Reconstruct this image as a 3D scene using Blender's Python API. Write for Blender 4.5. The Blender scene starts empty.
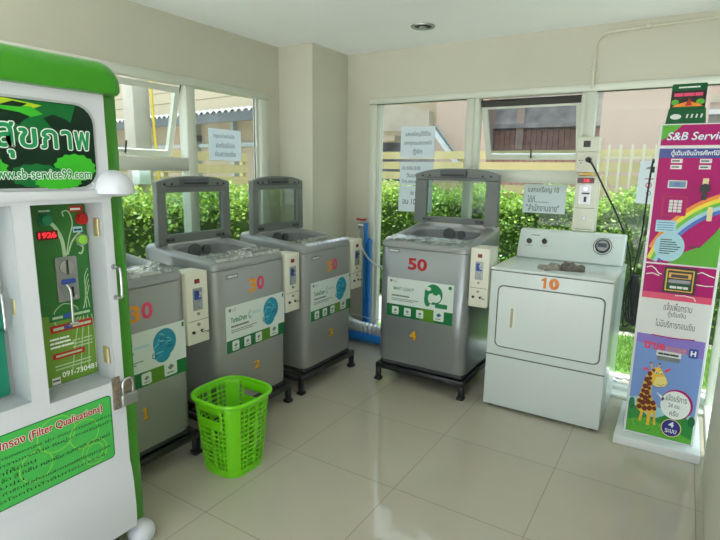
import bpy, bmesh, math, random
from mathutils import Vector, Matrix
random.seed(7)
S = bpy.context.scene
COL = S.collection
PI = math.pi
V3 = Vector

# ------------------------------------------------------------------ materials
def lin(c):
    return tuple(((x/255)/12.92 if x/255 <= .04045 else ((x/255+.055)/1.055)**2.4) for x in c)

MATS = {}
def mat(name, rgb, rough=.5, metal=0., spec=.5, coat=0., noise=0., nscale=8., bump=0., bscale=60., emit=None, estr=1., trans=0.):
    m = bpy.data.materials.new(name); m.use_nodes = True
    nt = m.node_tree; b = nt.nodes['Principled BSDF']
    c = lin(rgb) + (1,)
    b.inputs['Base Color'].default_value = c
    b.inputs['Roughness'].default_value = rough
    b.inputs['Metallic'].default_value = metal
    b.inputs['Specular IOR Level'].default_value = spec
    b.inputs['Coat Weight'].default_value = coat
    b.inputs['Coat Roughness'].default_value = .08
    tc = nt.nodes.new('ShaderNodeTexCoord')
    if noise:
        n = nt.nodes.new('ShaderNodeTexNoise'); n.inputs['Scale'].default_value = nscale; n.inputs['Detail'].default_value = 4
        nt.links.new(tc.outputs['Object'], n.inputs['Vector'])
        r = nt.nodes.new('ShaderNodeMapRange'); r.inputs['From Min'].default_value = .3; r.inputs['From Max'].default_value = .7
        r.inputs['To Min'].default_value = 1-noise; r.inputs['To Max'].default_value = 1+noise
        nt.links.new(n.outputs['Fac'], r.inputs['Value'])
        mx = nt.nodes.new('ShaderNodeVectorMath'); mx.operation = 'SCALE'
        mx.inputs[0].default_value = c[:3]
        nt.links.new(r.outputs['Result'], mx.inputs['Scale']); nt.links.new(mx.outputs['Vector'], b.inputs['Base Color'])
    if bump:
        n = nt.nodes.new('ShaderNodeTexNoise'); n.inputs['Scale'].default_value = bscale; n.inputs['Detail'].default_value = 3
        nt.links.new(tc.outputs['Object'], n.inputs['Vector'])
        bp = nt.nodes.new('ShaderNodeBump'); bp.inputs['Strength'].default_value = bump; bp.inputs['Distance'].default_value = .01
        nt.links.new(n.outputs['Fac'], bp.inputs['Height']); nt.links.new(bp.outputs['Normal'], b.inputs['Normal'])
    if emit:
        b.inputs['Emission Color'].default_value = lin(emit)+(1,); b.inputs['Emission Strength'].default_value = estr
    if trans:
        b.inputs['Transmission Weight'].default_value = trans
    MATS[name] = m
    return m

def glass_mat(name, tint, gloss=.06, rough=0.):
    m = bpy.data.materials.new(name); m.use_nodes = True
    nt = m.node_tree; nt.nodes.clear()
    o = nt.nodes.new('ShaderNodeOutputMaterial'); mx = nt.nodes.new('ShaderNodeMixShader')
    t = nt.nodes.new('ShaderNodeBsdfTransparent'); g = nt.nodes.new('ShaderNodeBsdfGlossy')
    t.inputs['Color'].default_value = lin(tint)+(1,); g.inputs['Roughness'].default_value = rough
    lw = nt.nodes.new('ShaderNodeLayerWeight'); lw.inputs['Blend'].default_value = .25
    mr = nt.nodes.new('ShaderNodeMapRange'); mr.inputs['To Min'].default_value = gloss*.5; mr.inputs['To Max'].default_value = gloss*6
    nt.links.new(lw.outputs['Fresnel'], mr.inputs['Value']); nt.links.new(mr.outputs['Result'], mx.inputs['Fac'])
    nt.links.new(t.outputs[0], mx.inputs[1]); nt.links.new(g.outputs[0], mx.inputs[2]); nt.links.new(mx.outputs[0], o.inputs[0])
    MATS[name] = m; return m

def leaf_mat(name, rgb, var=.35, nscale=14.):
    m = mat(name, rgb, rough=.45, noise=var, nscale=nscale)
    nt = m.node_tree; b = nt.nodes['Principled BSDF']; o = nt.nodes['Material Output']
    tr = nt.nodes.new('ShaderNodeBsdfTranslucent'); tr.inputs['Color'].default_value = lin((min(255, rgb[0]+40), min(255, rgb[1]+30), rgb[2]))+(1,)
    mx = nt.nodes.new('ShaderNodeMixShader'); mx.inputs['Fac'].default_value = .4
    nt.links.new(b.outputs[0], mx.inputs[1]); nt.links.new(tr.outputs[0], mx.inputs[2]); nt.links.new(mx.outputs[0], o.inputs['Surface'])
    return m

def tile_mat():
    m = mat('porcelain_tile', (206, 199, 176), rough=.05, spec=.55)
    nt = m.node_tree; b = nt.nodes['Principled BSDF']
    tc = nt.nodes.new('ShaderNodeTexCoord')
    mp = nt.nodes.new('ShaderNodeMapping'); nt.links.new(tc.outputs['Object'], mp.inputs['Vector'])
    br = nt.nodes.new('ShaderNodeTexBrick'); br.offset = 0; br.squash = 1
    br.inputs['Scale'].default_value = 1.; br.inputs['Brick Width'].default_value = .6; br.inputs['Row Height'].default_value = .6
    br.inputs['Mortar Size'].default_value = .0017; br.inputs['Mortar Smooth'].default_value = .1
    br.inputs['Color1'].default_value = lin((184, 178, 161))+(1,); br.inputs['Color2'].default_value = lin((188, 182, 165))+(1,)
    br.inputs['Mortar'].default_value = lin((128, 120, 104))+(1,)
    nt.links.new(mp.outputs[0], br.inputs['Vector'])
    n = nt.nodes.new('ShaderNodeTexNoise'); n.inputs['Scale'].default_value = 3.; n.inputs['Detail'].default_value = 6
    nt.links.new(tc.outputs['Object'], n.inputs['Vector'])
    r = nt.nodes.new('ShaderNodeMapRange'); r.inputs['To Min'].default_value = .92; r.inputs['To Max'].default_value = 1.06
    nt.links.new(n.outputs['Fac'], r.inputs['Value'])
    mx = nt.nodes.new('ShaderNodeVectorMath'); mx.operation = 'SCALE'
    nt.links.new(br.outputs['Color'], mx.inputs[0]); nt.links.new(r.outputs['Result'], mx.inputs['Scale'])
    nt.links.new(mx.outputs['Vector'], b.inputs['Base Color'])
    r2 = nt.nodes.new('ShaderNodeMapRange'); r2.inputs['To Min'].default_value = .05; r2.inputs['To Max'].default_value = .6
    nt.links.new(br.outputs['Fac'], r2.inputs['Value']); nt.links.new(r2.outputs['Result'], b.inputs['Roughness'])
    return m

tile_mat()
mat('wall_paint', (199, 197, 180), rough=.6, noise=.03, nscale=2.)
mat('ceiling_paint', (247, 250, 252), rough=.7, noise=.02, nscale=1.5)
mat('white_aluminium', (214, 218, 206), rough=.35)
mat('black_rubber', (28, 28, 28), rough=.6)
mat('dark_gasket', (62, 60, 56), rough=.6)
mat('silver_body', (150, 153, 150), rough=.34, metal=.25, spec=.5, noise=.02, nscale=400.)
mat('silver_deck', (146, 150, 150), rough=.3, metal=.15, coat=.4)
mat('silver_steel', (150, 155, 158), rough=.3, metal=.6, noise=.03, nscale=300.)
mat('lid_grey', (112, 118, 116), rough=.42)
mat('lid_dark', (84, 90, 90), rough=.45)
mat('base_dark', (66, 68, 70), rough=.5)
mat('tub_steel', (120, 124, 126), rough=.35, metal=.6)
mat('tub_plastic', (128, 134, 136), rough=.4)
mat('black_iron', (32, 33, 35), rough=.45, coat=.2)
mat('sticker_white', (214, 226, 220), rough=.3, coat=.3)
mat('sticker_green', (16, 110, 58), rough=.3, coat=.3)
mat('sticker_lime', (88, 140, 40), rough=.3, coat=.3)
mat('teal_print', (30, 140, 170), rough=.35)
mat('teal_light', (90, 190, 210), rough=.35)
mat('teal_dark', (26, 100, 140), rough=.35)
mat('green_print', (24, 128, 76), rough=.35)
mat('grey_print', (120, 130, 126), rough=.5)
mat('dark_print', (40, 62, 52), rough=.5)
mat('orange_print', (226, 150, 30), rough=.4)
mat('pink_print', (226, 70, 110), rough=.4)
mat('red_print', (176, 24, 36), rough=.4)
mat('yellow_print', (226, 170, 30), rough=.4)
mat('brown_print', (140, 92, 20), rough=.4)
mat('dryer_orange', (222, 126, 36), rough=.4)
mat('white_enamel', (214, 224, 222), rough=.25, coat=.35)
mat('panel_white', (222, 224, 214), rough=.35)
mat('box_white', (222, 222, 206), rough=.4)
mat('chrome', (200, 203, 206), rough=.15, metal=1.)
mat('steel_plate', (165, 168, 168), rough=.35, metal=.8)
mat('rust_steel', (150, 138, 122), rough=.5, metal=.6, noise=.25, nscale=60.)
mat('blue_print', (50, 80, 170), rough=.4)
mat('black_plastic', (24, 24, 26), rough=.4)
mat('red_plastic', (190, 30, 30), rough=.3)
mat('red_led', (120, 10, 20), rough=.3, emit=(255, 40, 50), estr=1.2)
mat('led_panel', (90, 14, 22), rough=.3)
mat('groove_grey', (96, 100, 96), rough=.6)
mat('vend_green', (52, 142, 16), rough=.28, coat=.5)
mat('vend_white', (208, 213, 222), rough=.3, coat=.3)
mat('vend_recess', (178, 184, 188), rough=.45)
mat('sign_dark', (8, 40, 24), rough=.45, spec=.3)
mat('sign_mid', (10, 104, 48), rough=.45, spec=.3)
mat('sign_leaf', (56, 176, 40), rough=.45, spec=.3)
mat('sign_yellow', (170, 200, 30), rough=.45, spec=.3)
mat('text_green', (12, 140, 84), rough=.4)
mat('text_white', (236, 244, 238), rough=.4)
mat('panel_green', (44, 112, 46), rough=.35)
mat('panel_lime', (106, 150, 46), rough=.35)
mat('swirl_pale', (176, 206, 166), rough=.4)
mat('label_green', (70, 186, 84), rough=.35)
mat('label_swirl', (120, 206, 80), rough=.35)
mat('label_dark', (8, 122, 66), rough=.35)
mat('teal_door', (20, 130, 104), rough=.35)
mat('btn_green', (20, 130, 90), rough=.3)
mat('btn_lime', (140, 205, 60), rough=.3)
mat('handle_cream', (176, 172, 148), rough=.5)
mat('brass', (196, 184, 140), rough=.4, metal=.6)
mat('basket_green', (112, 205, 16), rough=.35, spec=.5)
mat('paper', (226, 232, 236), rough=.8)
mat('ink', (44, 48, 58), rough=.8)
mat('pvc_white', (206, 204, 184), rough=.4)
mat('pvc_blue', (28, 126, 212), rough=.35)
mat('hose_silver', (210, 214, 216), rough=.3, metal=.6)
mat('hose_clear', (200, 208, 206), rough=.3)
mat('cord_black', (20, 22, 24), rough=.5)
mat('kiosk_white', (226, 230, 228), rough=.3)
mat('magenta', (176, 18, 108), rough=.45, spec=.25)
mat('kiosk_green', (96, 176, 60), rough=.45, spec=.25)
mat('kiosk_blue', (50, 66, 150), rough=.3)
mat('sky_print', (124, 156, 214), rough=.45, spec=.25)
mat('violet_print', (140, 124, 204), rough=.45, spec=.25)
mat('pale_blue', (160, 208, 222), rough=.35)
mat('rb_orange', (236, 140, 30), rough=.35)
mat('rb_yellow', (236, 220, 40), rough=.35)
mat('rb_green', (100, 190, 50), rough=.35)
mat('rb_blue', (60, 100, 190), rough=.35)
mat('giraffe_yellow', (236, 190, 60), rough=.4)
mat('giraffe_cream', (236, 220, 130), rough=.4)
mat('giraffe_brown', (112, 38, 18), rough=.4)
mat('grass_print', (44, 140, 60), rough=.35)
mat('grass_print_light', (110, 190, 70), rough=.35)
mat('badge_blue', (52, 44, 140), rough=.35)
mat('gold', (190, 150, 60), rough=.4, metal=.4)
mat('paper_white', (222, 224, 222), rough=.5)
mat('packet_green', (16, 92, 48), rough=.5, spec=.25)
mat('packet_dark', (36, 26, 22), rough=.35)
mat('cloth_grey', (150, 148, 138), rough=.9, noise=.15, nscale=30., bump=.4, bscale=90.)
mat('cloth_dark', (112, 108, 98), rough=.9, noise=.15, nscale=30., bump=.4, bscale=90.)
mat('dark_glass', (70, 82, 92), rough=.1)
mat('lcd', (96, 130, 160), rough=.2)
# outside
mat('pink_render', (166, 147, 134), rough=.9, noise=.04, nscale=1.5)
mat('beige_render', (158, 147, 124), rough=.9, noise=.05, nscale=3.)
mat('concrete', (156, 148, 134), rough=.9, noise=.08, nscale=4.)
mat('pole_concrete', (180, 172, 162), rough=.9, noise=.06, nscale=6.)
mat('dark_opening', (104, 108, 122), rough=.8)
mat('mottled_grey', (140, 137, 133), rough=.9, noise=.3, nscale=5.)
mat('reflection_red', (152, 118, 107), rough=.9, noise=.2, nscale=9.)
mat('fence_cream', (178, 166, 118), rough=.7, noise=.05, nscale=4.)
mat('sun_streak_cream', (180, 174, 150), rough=.7)  # pale colour of the added sun streak bars
mat('roof_sheet', (176, 178, 180), rough=.5)
mat('gutter_dark', (82, 88, 90), rough=.6)
mat('grey_metal', (150, 160, 158), rough=.5)
mat('yellow_pipe', (206, 180, 50), rough=.5)
mat('white_box', (206, 214, 216), rough=.5)
mat('soil', (176, 166, 140), rough=1., noise=.2, nscale=12.)
mat('paving', (140, 136, 126), rough=.95, noise=.1, nscale=3.)
mat('apron', (236, 234, 228), rough=.9, noise=.05, nscale=2.)
mat('pebble_white', (196, 200, 206), rough=.6, noise=.1, nscale=20.)
mat('terracotta', (206, 110, 70), rough=.8)
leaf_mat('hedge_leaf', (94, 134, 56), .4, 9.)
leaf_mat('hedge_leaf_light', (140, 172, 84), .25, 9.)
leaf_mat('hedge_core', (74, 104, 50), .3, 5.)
leaf_mat('grass_blade', (100, 140, 64), .3, 20.)
def translucent(name, col, fac):
    nt = MATS[name].node_tree; b = nt.nodes['Principled BSDF']; o = nt.nodes['Material Output']
    tr = nt.nodes.new('ShaderNodeBsdfTranslucent'); tr.inputs['Color'].default_value = lin(col)+(1,)
    mx = nt.nodes.new('ShaderNodeMixShader'); mx.inputs['Fac'].default_value = fac
    nt.links.new(b.outputs[0], mx.inputs[1]); nt.links.new(tr.outputs[0], mx.inputs[2]); nt.links.new(mx.outputs[0], o.inputs['Surface'])
translucent('paper', (240, 244, 250), .62)
glass_mat('window_glass', (243, 248, 247), .03)
glass_mat('sash_glass', (214, 220, 224), .06)
glass_mat('lid_glass', (226, 234, 230), .05)
glass_mat('clear_film', (232, 238, 240), .11, .22)

# ------------------------------------------------------------------ mesh builder
_textcache = {}
def text_geo(s, bold=0., shear=0.):
    k = (s, bold, shear)
    if k in _textcache: return _textcache[k]
    cu = bpy.data.curves.new('t', 'FONT'); cu.body = s; cu.size = 1.; cu.offset = bold; cu.shear = shear
    cu.resolution_u = 3; cu.fill_mode = 'FRONT'
    ob = bpy.data.objects.new('t', cu); COL.objects.link(ob)
    dg = bpy.context.evaluated_depsgraph_get(); dg.update()
    me = bpy.data.meshes.new_from_object(ob.evaluated_get(dg))
    vs = [(v.co.x, v.co.y) for v in me.vertices]; fs = [tuple(p.vertices) for p in me.polygons]
    bpy.data.objects.remove(ob); bpy.data.curves.remove(cu); bpy.data.meshes.remove(me)
    _textcache[k] = (vs, fs); return vs, fs

class Face:
    """a flat print area: O origin, U to the right, V up, N out"""
    def __init__(s, O, U, V=(0, 0, 1)):
        s.O = V3(O); s.U = V3(U).normalized(); s.V = V3(V).normalized(); s.N = s.U.cross(s.V)
    def p(s, x, y, off=0.): return s.O + s.U*x + s.V*y + s.N*off

def rrect(x0, y0, x1, y1, r=0., n=5):
    if r <= 0: return [(x0, y0), (x1, y0), (x1, y1), (x0, y1)]
    r = min(r, (x1-x0)/2-1e-5, (y1-y0)/2-1e-5); P = []
    for cx, cy, a in ((x1-r, y0+r, -PI/2), (x1-r, y1-r, 0), (x0+r, y1-r, PI/2), (x0+r, y0+r, PI)):
        for k in range(n+1):
            t = a+PI/2*k/n; P.append((cx+r*math.cos(t), cy+r*math.sin(t)))
    return P
def ell(cx, cy, rx, ry=None, n=24, a0=0., a1=2*PI):
    ry = ry or rx
    full = abs(a1-a0-2*PI) < 1e-6
    m = n if full else n+1
    return [(cx+rx*math.cos(a0+(a1-a0)*k/n), cy+ry*math.sin(a0+(a1-a0)*k/n)) for k in range(m)]

class MB:
    def __init__(s): s.v = []; s.f = []; s.m = []; s.sm = []; s.mats = []
    def mi(s, m):
        if m not in s.mats: s.mats.append(m)
        return s.mats.index(m)
    def raw(s, vs, fs, m, smooth=False):
        b = len(s.v); i = s.mi(m)
        s.v += [tuple(v) for v in vs]
        for f in fs: s.f.append([b+k for k in f]); s.m.append(i); s.sm.append(smooth)
        return s
    def bm(s, bm, m, smooth=False):
        bm.verts.ensure_lookup_table(); bm.verts.index_update()
        s.raw([v.co.copy() for v in bm.verts], [[v.index for v in f.verts] for f in bm.faces], m, smooth); bm.free(); return s
    def box(s, lo, hi, m, bev=0., seg=2, M=None):
        lo = V3(lo); hi = V3(hi)
        bm = bmesh.new(); bmesh.ops.create_cube(bm, size=1.)
        c = (lo+hi)/2; d = hi-lo
        for v in bm.verts: v.co = V3((v.co.x*d.x, v.co.y*d.y, v.co.z*d.z))+c
        if bev > 0:
            bev = min(bev, min(abs(d.x), abs(d.y), abs(d.z))*.49)
            bmesh.ops.bevel(bm, geom=list(bm.edges), offset=bev, segments=seg, affect='EDGES', profile=.5)
        if M is not None: bm.transform(M)
        return s.bm(bm, m, bev > 0)
    def prism(s, poly, F, depth, m, off=0., smooth=False, bev=0.):
        """polygon on a face, pushed out along its normal"""
        bm = bmesh.new()
        a = [bm.verts.new(F.p(x, y, off)) for x, y in poly]
        b = [bm.verts.new(F.p(x, y, off+depth)) for x, y in poly]
        n = len(poly)
        bm.faces.new(list(reversed(a))); top = bm.faces.new(b)
        for k in range(n): bm.faces.new((a[k], a[(k+1) % n], b[(k+1) % n], b[k]))
        bmesh.ops.recalc_face_normals(bm, faces=bm.faces)
        if bev: bmesh.ops.bevel(bm, geom=list(top.edges), offset=bev, segments=2, affect='EDGES', profile=.5)
        bmesh.ops.triangulate(bm, faces=[f for f in bm.faces if len(f.verts) > 4])
        return s.bm(bm, m, smooth)
    def flat(s, poly, F, m, off=.0004):
        bm = bmesh.new(); f = bm.faces.new([bm.verts.new(F.p(x, y, off)) for x, y in poly])
        bm.normal_update()
        if f.normal.dot(F.N) < 0: f.normal_flip()
        bmesh.ops.triangulate(bm, faces=[f]); return s.bm(bm, m)
    def band(s, outer, inner, F, m, off=.0004):
        n = len(outer); vs = [F.p(x, y, off) for x, y in outer]+[F.p(x, y, off) for x, y in inner]
        return s.raw(vs, [(k, k+1, n+k+1, n+k) for k in range(n-1)], m)
    def stroke(s, pts, w, F, m, off=.0004):
        if isinstance(w, (int, float)): w = [w]*len(pts)
        L = []; R_ = []
        for k, p in enumerate(pts):
            a = pts[max(0, k-1)]; b = pts[min(len(pts)-1, k+1)]
            dx, dy = b[0]-a[0], b[1]-a[1]; l = math.hypot(dx, dy) or 1
            nx, ny = -dy/l*w[k]/2, dx/l*w[k]/2
            L.append((p[0]+nx, p[1]+ny)); R_.append((p[0]-nx, p[1]-ny))
        return s.band(R_, L, F, m, off)
    def text(s, t, F, x0, y0, x1, y1, m, off=.0008, bold=0., shear=0., slope=0.):
        vs, fs = text_geo(t, bold, shear)
        if not vs: return s
        ax = min(v[0] for v in vs); bx = max(v[0] for v in vs); ay = min(v[1] for v in vs); by = max(v[1] for v in vs)
        sx = (x1-x0)/max(bx-ax, 1e-6); sy = (y1-y0)/max(by-ay, 1e-6)
        return s.raw([F.p(x0+(v[0]-ax)*sx, y0+(v[1]-ay)*sy+slope*(v[0]-ax)*sx, off) for v in vs], fs, m)
    def lines(s, F, x0, x1, y, h, m, off=.0006, gap=.3, seed=1):
        """a row of print too small to read: short dashes"""
        r = random.Random(seed); x = x0
        while x < x1-h:
            l = min(h*r.uniform(1.5, 5), x1-x)
            s.flat([(x, y), (x+l, y), (x+l, y+h), (x, y+h)], F, m, off); x += l+h*gap*r.uniform(.6, 1.6)
        return s
    def tube(s, pts, r, m, n=10, closed=False, caps=True):
        pts = [V3(p) for p in pts]; N = len(pts)
        rr = r if isinstance(r, (list, tuple)) else [r]*N
        vs = []; prev = None
        for k, p in enumerate(pts):
            t = (pts[(k+1) % N]-pts[k-1]) if closed else (pts[min(N-1, k+1)]-pts[max(0, k-1)])
            t.normalize()
            if prev is None:
                u = t.cross(V3((0, 0, 1)));
                if u.length < .01: u = t.cross(V3((1, 0, 0)))
            else: u = prev-t*prev.dot(t)
            u.normalize(); prev = u; w = t.cross(u)
            for j in range(n):
                a = 2*PI*j/n; vs.append(p+(u*math.cos(a)+w*math.sin(a))*rr[k])
        fs = []
        for k in range(N if closed else N-1):
            for j in range(n):
                a = k*n+j; b = k*n+(j+1) % n; c = ((k+1) % N)*n+(j+1) % n; d = ((k+1) % N)*n+j
                fs.append((a, b, c, d))
        if caps and not closed: fs += [tuple(reversed(range(n))), tuple(range((N-1)*n, N*n))]
        return s.raw(vs, fs, m, True)
    def cyl(s, a, b, r, m, n=20): return s.tube([a, b], r, m, n)
    def disc(s, F, x, y, r, d, m, off=0., n=24, bev=.0): return s.prism(ell(x, y, r, n=n), F, d, m, off, False, bev)
    def ball(s, c, r, m, n=20):
        bm = bmesh.new(); bmesh.ops.create_uvsphere(bm, u_segments=n, v_segments=n//2+2, radius=1.)
        rr = r if isinstance(r, (tuple, list)) else (r, r, r)
        for v in bm.verts: v.co = V3((v.co.x*rr[0]+c[0], v.co.y*rr[1]+c[1], v.co.z*rr[2]+c[2]))
        return s.bm(bm, m, True)
    def build(s, name, parent=None, local=False):
        """local: vertices already in the parent's frame; else world coordinates"""
        me = bpy.data.meshes.new(name)
        v = s.v
        if parent is not None and not local:
            o = root_loc(parent); v = [(a-o.x, b-o.y, c-o.z) for a, b, c in v]
        me.from_pydata([tuple(x) for x in v], [], s.f)
        for m in s.mats: me.materials.append(MATS[m])
        me.polygons.foreach_set('material_index', s.m); me.polygons.foreach_set('use_smooth', s.sm)
        me.update()
        if any(s.sm):
            try: me.set_sharp_from_angle(angle=math.radians(50))
            except Exception: pass
        ob = bpy.data.objects.new(name, me); COL.objects.link(ob)
        if parent is not None: ob.parent = parent
        return ob

def root_loc(o):
    l = V3((0, 0, 0))
    while o is not None: l = l+o.location; o = o.parent
    return l
def tag(o, label=None, cat=None, group=None, kind=None):
    if label: o['label'] = label
    if cat: o['category'] = cat
    if group: o['group'] = group
    if kind: o['kind'] = kind
    return o
def thing(name, loc, label=None, cat=None, group=None, rz=0., kind=None):
    o = bpy.data.objects.new(name, None); COL.objects.link(o)
    o.empty_display_size = .1
    o.location = loc; o.rotation_euler = (0, 0, rz)
    return tag(o, label, cat, group, kind)
def kids(o): return [c for c in bpy.data.objects if c.parent == o]
def copy_tree(o, parent=None):
    c = o.copy(); COL.objects.link(c); c.parent = parent
    for ch in kids(o): copy_tree(ch, c)
    return c
def struct(mb, name, label=None, cat=None):
    o = mb.build(name); return tag(o, label, cat, None, 'structure')

# ------------------------------------------------------------------ room numbers (metres)
XL, XR, YB, ZC = -1.218, 1.83, 2.412, 2.393
YF = -2.35

# ------------------------------------------------------------------ shell
struct(MB().box((XL-.12, YF, -.12), (XR+.12, YB+.10, 0), 'porcelain_tile'), 'floor', 'glossy cream porcelain tile floor with thin grey joints', 'floor')
struct(MB().box((XL-.12, YF, ZC), (XR+.12, YB+.12, ZC+.15), 'ceiling_paint'), 'ceiling', 'plain white painted ceiling', 'ceiling')
wl = MB()
WY0, WY1, WZ1 = -.62, 1.80, 2.035      # left window opening
wl.box((XL-.12, YF, 0), (XL, WY0, ZC), 'wall_paint')
wl.box((XL-.12, WY0, WZ1), (XL, WY1, ZC), 'wall_paint')
wl.box((XL-.12, WY1, 0), (XL, YB+.12, ZC), 'wall_paint')
struct(wl, 'wall_left', 'cream white side wall with a window above the washers', 'wall')
wb = MB()
BX0, BX1, BZ1 = -.665, 1.98, 2.035
wb.box((XL, YB, 0), (BX0, YB+.12, ZC), 'wall_paint')
wb.box((BX0, YB, BZ1), (BX1, YB+.12, ZC), 'wall_paint')
struct(wb, 'wall_back', 'cream white rear wall above the wide window', 'wall')
struct(MB().box((XL, 1.929, 0), (-.885, YB, ZC), 'wall_paint'), 'trim_1', 'square cream white column boxed into the far corner', 'column')
struct(MB().box((XR, YF, 0), (XR+.12, 1.56, ZC), 'wall_paint'), 'wall_right', 'pale wall at the right edge beside the kiosk', 'wall')

# left window
w1 = thing('window_1', (XL, 1.0, 0), 'white aluminium window behind the three washers with an open top sash', 'window', kind='structure')
fr = MB()
A, B = XL-.075, XL+.006
def frame_y(y0, y1, z0, z1, a=A, b=B, m='white_aluminium'): fr.box((a, y0, z0), (b, y1, z1), m, .004, 1)
frame_y(WY0, WY1, 1.985, WZ1, A, B+.012)
frame_y(WY0, WY1, 0, .05)
frame_y(1.715, WY1, .05, 1.985); frame_y(WY0, WY0+.08, .05, 1.985); frame_y(.20, .28, .05, 1.985)
frame_y(1.01, 1.085, .05, 1.985)
frame_y(.28, 1.01, 1.44, 1.525)
fr.box((A+.02, 1.69, .05), (B-.03, 1.716, 1.985), 'white_aluminium')
fr.box((A+.03, 1.686, .05), (B-.045, 1.691, 1.985), 'dark_gasket')
fr.build('window_frame', w1)
MB().box((XL-.045, 1.085, .05), (XL-.039, 1.70, 1.985), 'window_glass').build('pane', w1)
MB().box((XL-.045, WY0+.08, .05), (XL-.039, .20, 1.985), 'window_glass').build('pane', w1)
MB().box((XL-.045, .28, .05), (XL-.039, 1.01, 1.44), 'window_glass').build('pane', w1)

def sash(parent, H, U, Wd, Ht, swing, gl, black_top):
    """top hung sash: H hinge corner (left end of the top), U along the wall, swings outwards"""
    U = V3(U); out = U.cross(V3((0, 0, 1)))*-1
    dn = (V3((0, 0, -1))*math.cos(swing)+out*math.sin(swing)).normalized()
    F = Face(V3(H)+dn*Ht, U, -dn)
    m = MB(); t = .038
    for poly in (rrect(0, 0, Wd, t), rrect(0, Ht-t, Wd, Ht), rrect(0, t, t, Ht-t), rrect(Wd-t, t, Wd, Ht-t)):
        m.prism(poly, F, .03, 'white_aluminium', -.015)
    if black_top: m.prism(rrect(0, Ht-.02, Wd, Ht+.02), F, .04, 'dark_gasket', -.02)
    s_ = m.build('sash_frame', parent)
    MB().prism(rrect(t, t, Wd-t, Ht-t), F, .005, gl, -.003).build('pane', s_, False)
    h = MB(); h.prism(rrect(Wd/2-.03, .004, Wd/2+.04, .02), F, .02, 'white_aluminium', .015)
    a = F.p(Wd/2, .012, .03); h.tube([a, a+V3((0, 0, .05))+F.N*.012, a+V3((0, 0, .085))+F.N*.02], .006, 'dark_gasket', 8)
    h.build('window_handle', s_)
    st = MB()
    for k in (.004, Wd-.004): st.tube([F.p(k, Ht*.75, 0), F.p(k, Ht*.75, 0)+V3((0, 0, .14))-out*.06], .004, 'dark_gasket', 6)
    st.build('window_stay', s_)
sash(w1, (XL-.05, .285, 1.975), (0, 1, 0), .72, .455, math.radians(15), 'window_glass', False)

# rear window
w2 = thing('window_2', (.6, YB, 0), 'white aluminium rear window wall with an open top sash in its middle', 'window', kind='structure')
fr = MB(); A, B = YB-.006, YB+.075
def frame_x(x0, x1, z0, z1, a=A, b=B): fr.box((x0, a, z0), (x1, b, z1), 'white_aluminium', .004, 1)
frame_x(BX0, BX1, 1.99, BZ1, A-.012, B)
frame_x(BX0, BX1, 0, .045)
frame_x(BX0, -.60, .045, 1.99); frame_x(.165, .225, .045, 1.99); frame_x(.985, 1.045, .045, 1.99); frame_x(1.90, BX1, .045, 1.99)
frame_x(.225, .985, 1.395, 1.485)
frame_x(.225, .262, 1.485, 1.99, A+.005); frame_x(.952, .985, 1.485, 1.99, A+.005)
fr.box((-.60, YB+.02, .045), (-.575, YB+.07, 1.99), 'white_aluminium'); fr.box((-.606, YB+.018, .045), (-.60, YB+.022, 1.99), 'dark_gasket')
fr.box((-.6, YB-.002, 1.986), (.165, YB+.02, 1.991), 'dark_gasket'); fr.box((1.045, YB-.002, 1.984), (1.9, YB+.02, 1.991), 'dark_gasket')
fr.box((BX0, YB-.11, 0), (BX1, YB-.006, .022), 'white_aluminium', .004, 1)
fr.build('window_frame', w2)
for x0, x1, z0, z1 in ((-.58, .165, .045, 1.99), (.225, .985, .045, 1.395), (1.045, 1.90, .045, 1.99)):
    MB().box((x0, YB+.04, z0), (x1, YB+.046, z1), 'window_glass').build('pane', w2)
sash(w2, (.264, YB+.05, 1.955), (1, 0, 0), .688, .425, math.radians(24), 'sash_glass', True)

# side glazing right of the kiosk
w3 = thing('window_3', (XR, 2.0, 0), 'tall white framed glazed panel at the right rear corner beside the kiosk', 'window', kind='structure')
fr = MB()
for y0, y1, z0, z1 in ((1.56, 1.62, 0, ZC), (2.35, YB-.02, 0, ZC), (1.62, 2.35, 0, .06), (1.62, 2.35, 2.0, ZC)):
    fr.box((XR+.02, y0, z0), (XR+.09, y1, z1), 'white_aluminium', .004, 1)
fr.build('window_frame', w3)
MB().box((XR+.05, 1.62, .06), (XR+.056, 2.35, 2.0), 'window_glass').build('pane', w3)

# recessed downlight
dl = thing('downlight', (.027, 1.913, ZC), 'round recessed ceiling downlight with a chrome rim and unlit bulb', 'ceiling light')
ring = MB(); n = 32; vs = []; fs = []
for r, z in ((.08, -.001), (.078, -.008), (.066, -.010), (.058, -.004), (.056, -.001)):
    vs += [(.027+r*math.cos(2*PI*k/n), 1.913+r*math.sin(2*PI*k/n), ZC+z) for k in range(n)]
for j in range(4):
    for k in range(n): fs.append((j*n+k, j*n+(k+1) % n, (j+1)*n+(k+1) % n, (j+1)*n+k))
ring.raw(vs, fs, 'steel_plate', True); ring.build('rim', dl)
b = MB(); b.cyl((.027, 1.913, ZC-.002), (.027, 1.913, ZC-.0005), .056, 'dark_gasket'); b.build('reflector', dl)
b = MB(); b.ball((.027, 1.913, ZC-.012), (.026, .026, .012), 'grey_metal'); b.build('bulb', dl)

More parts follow.
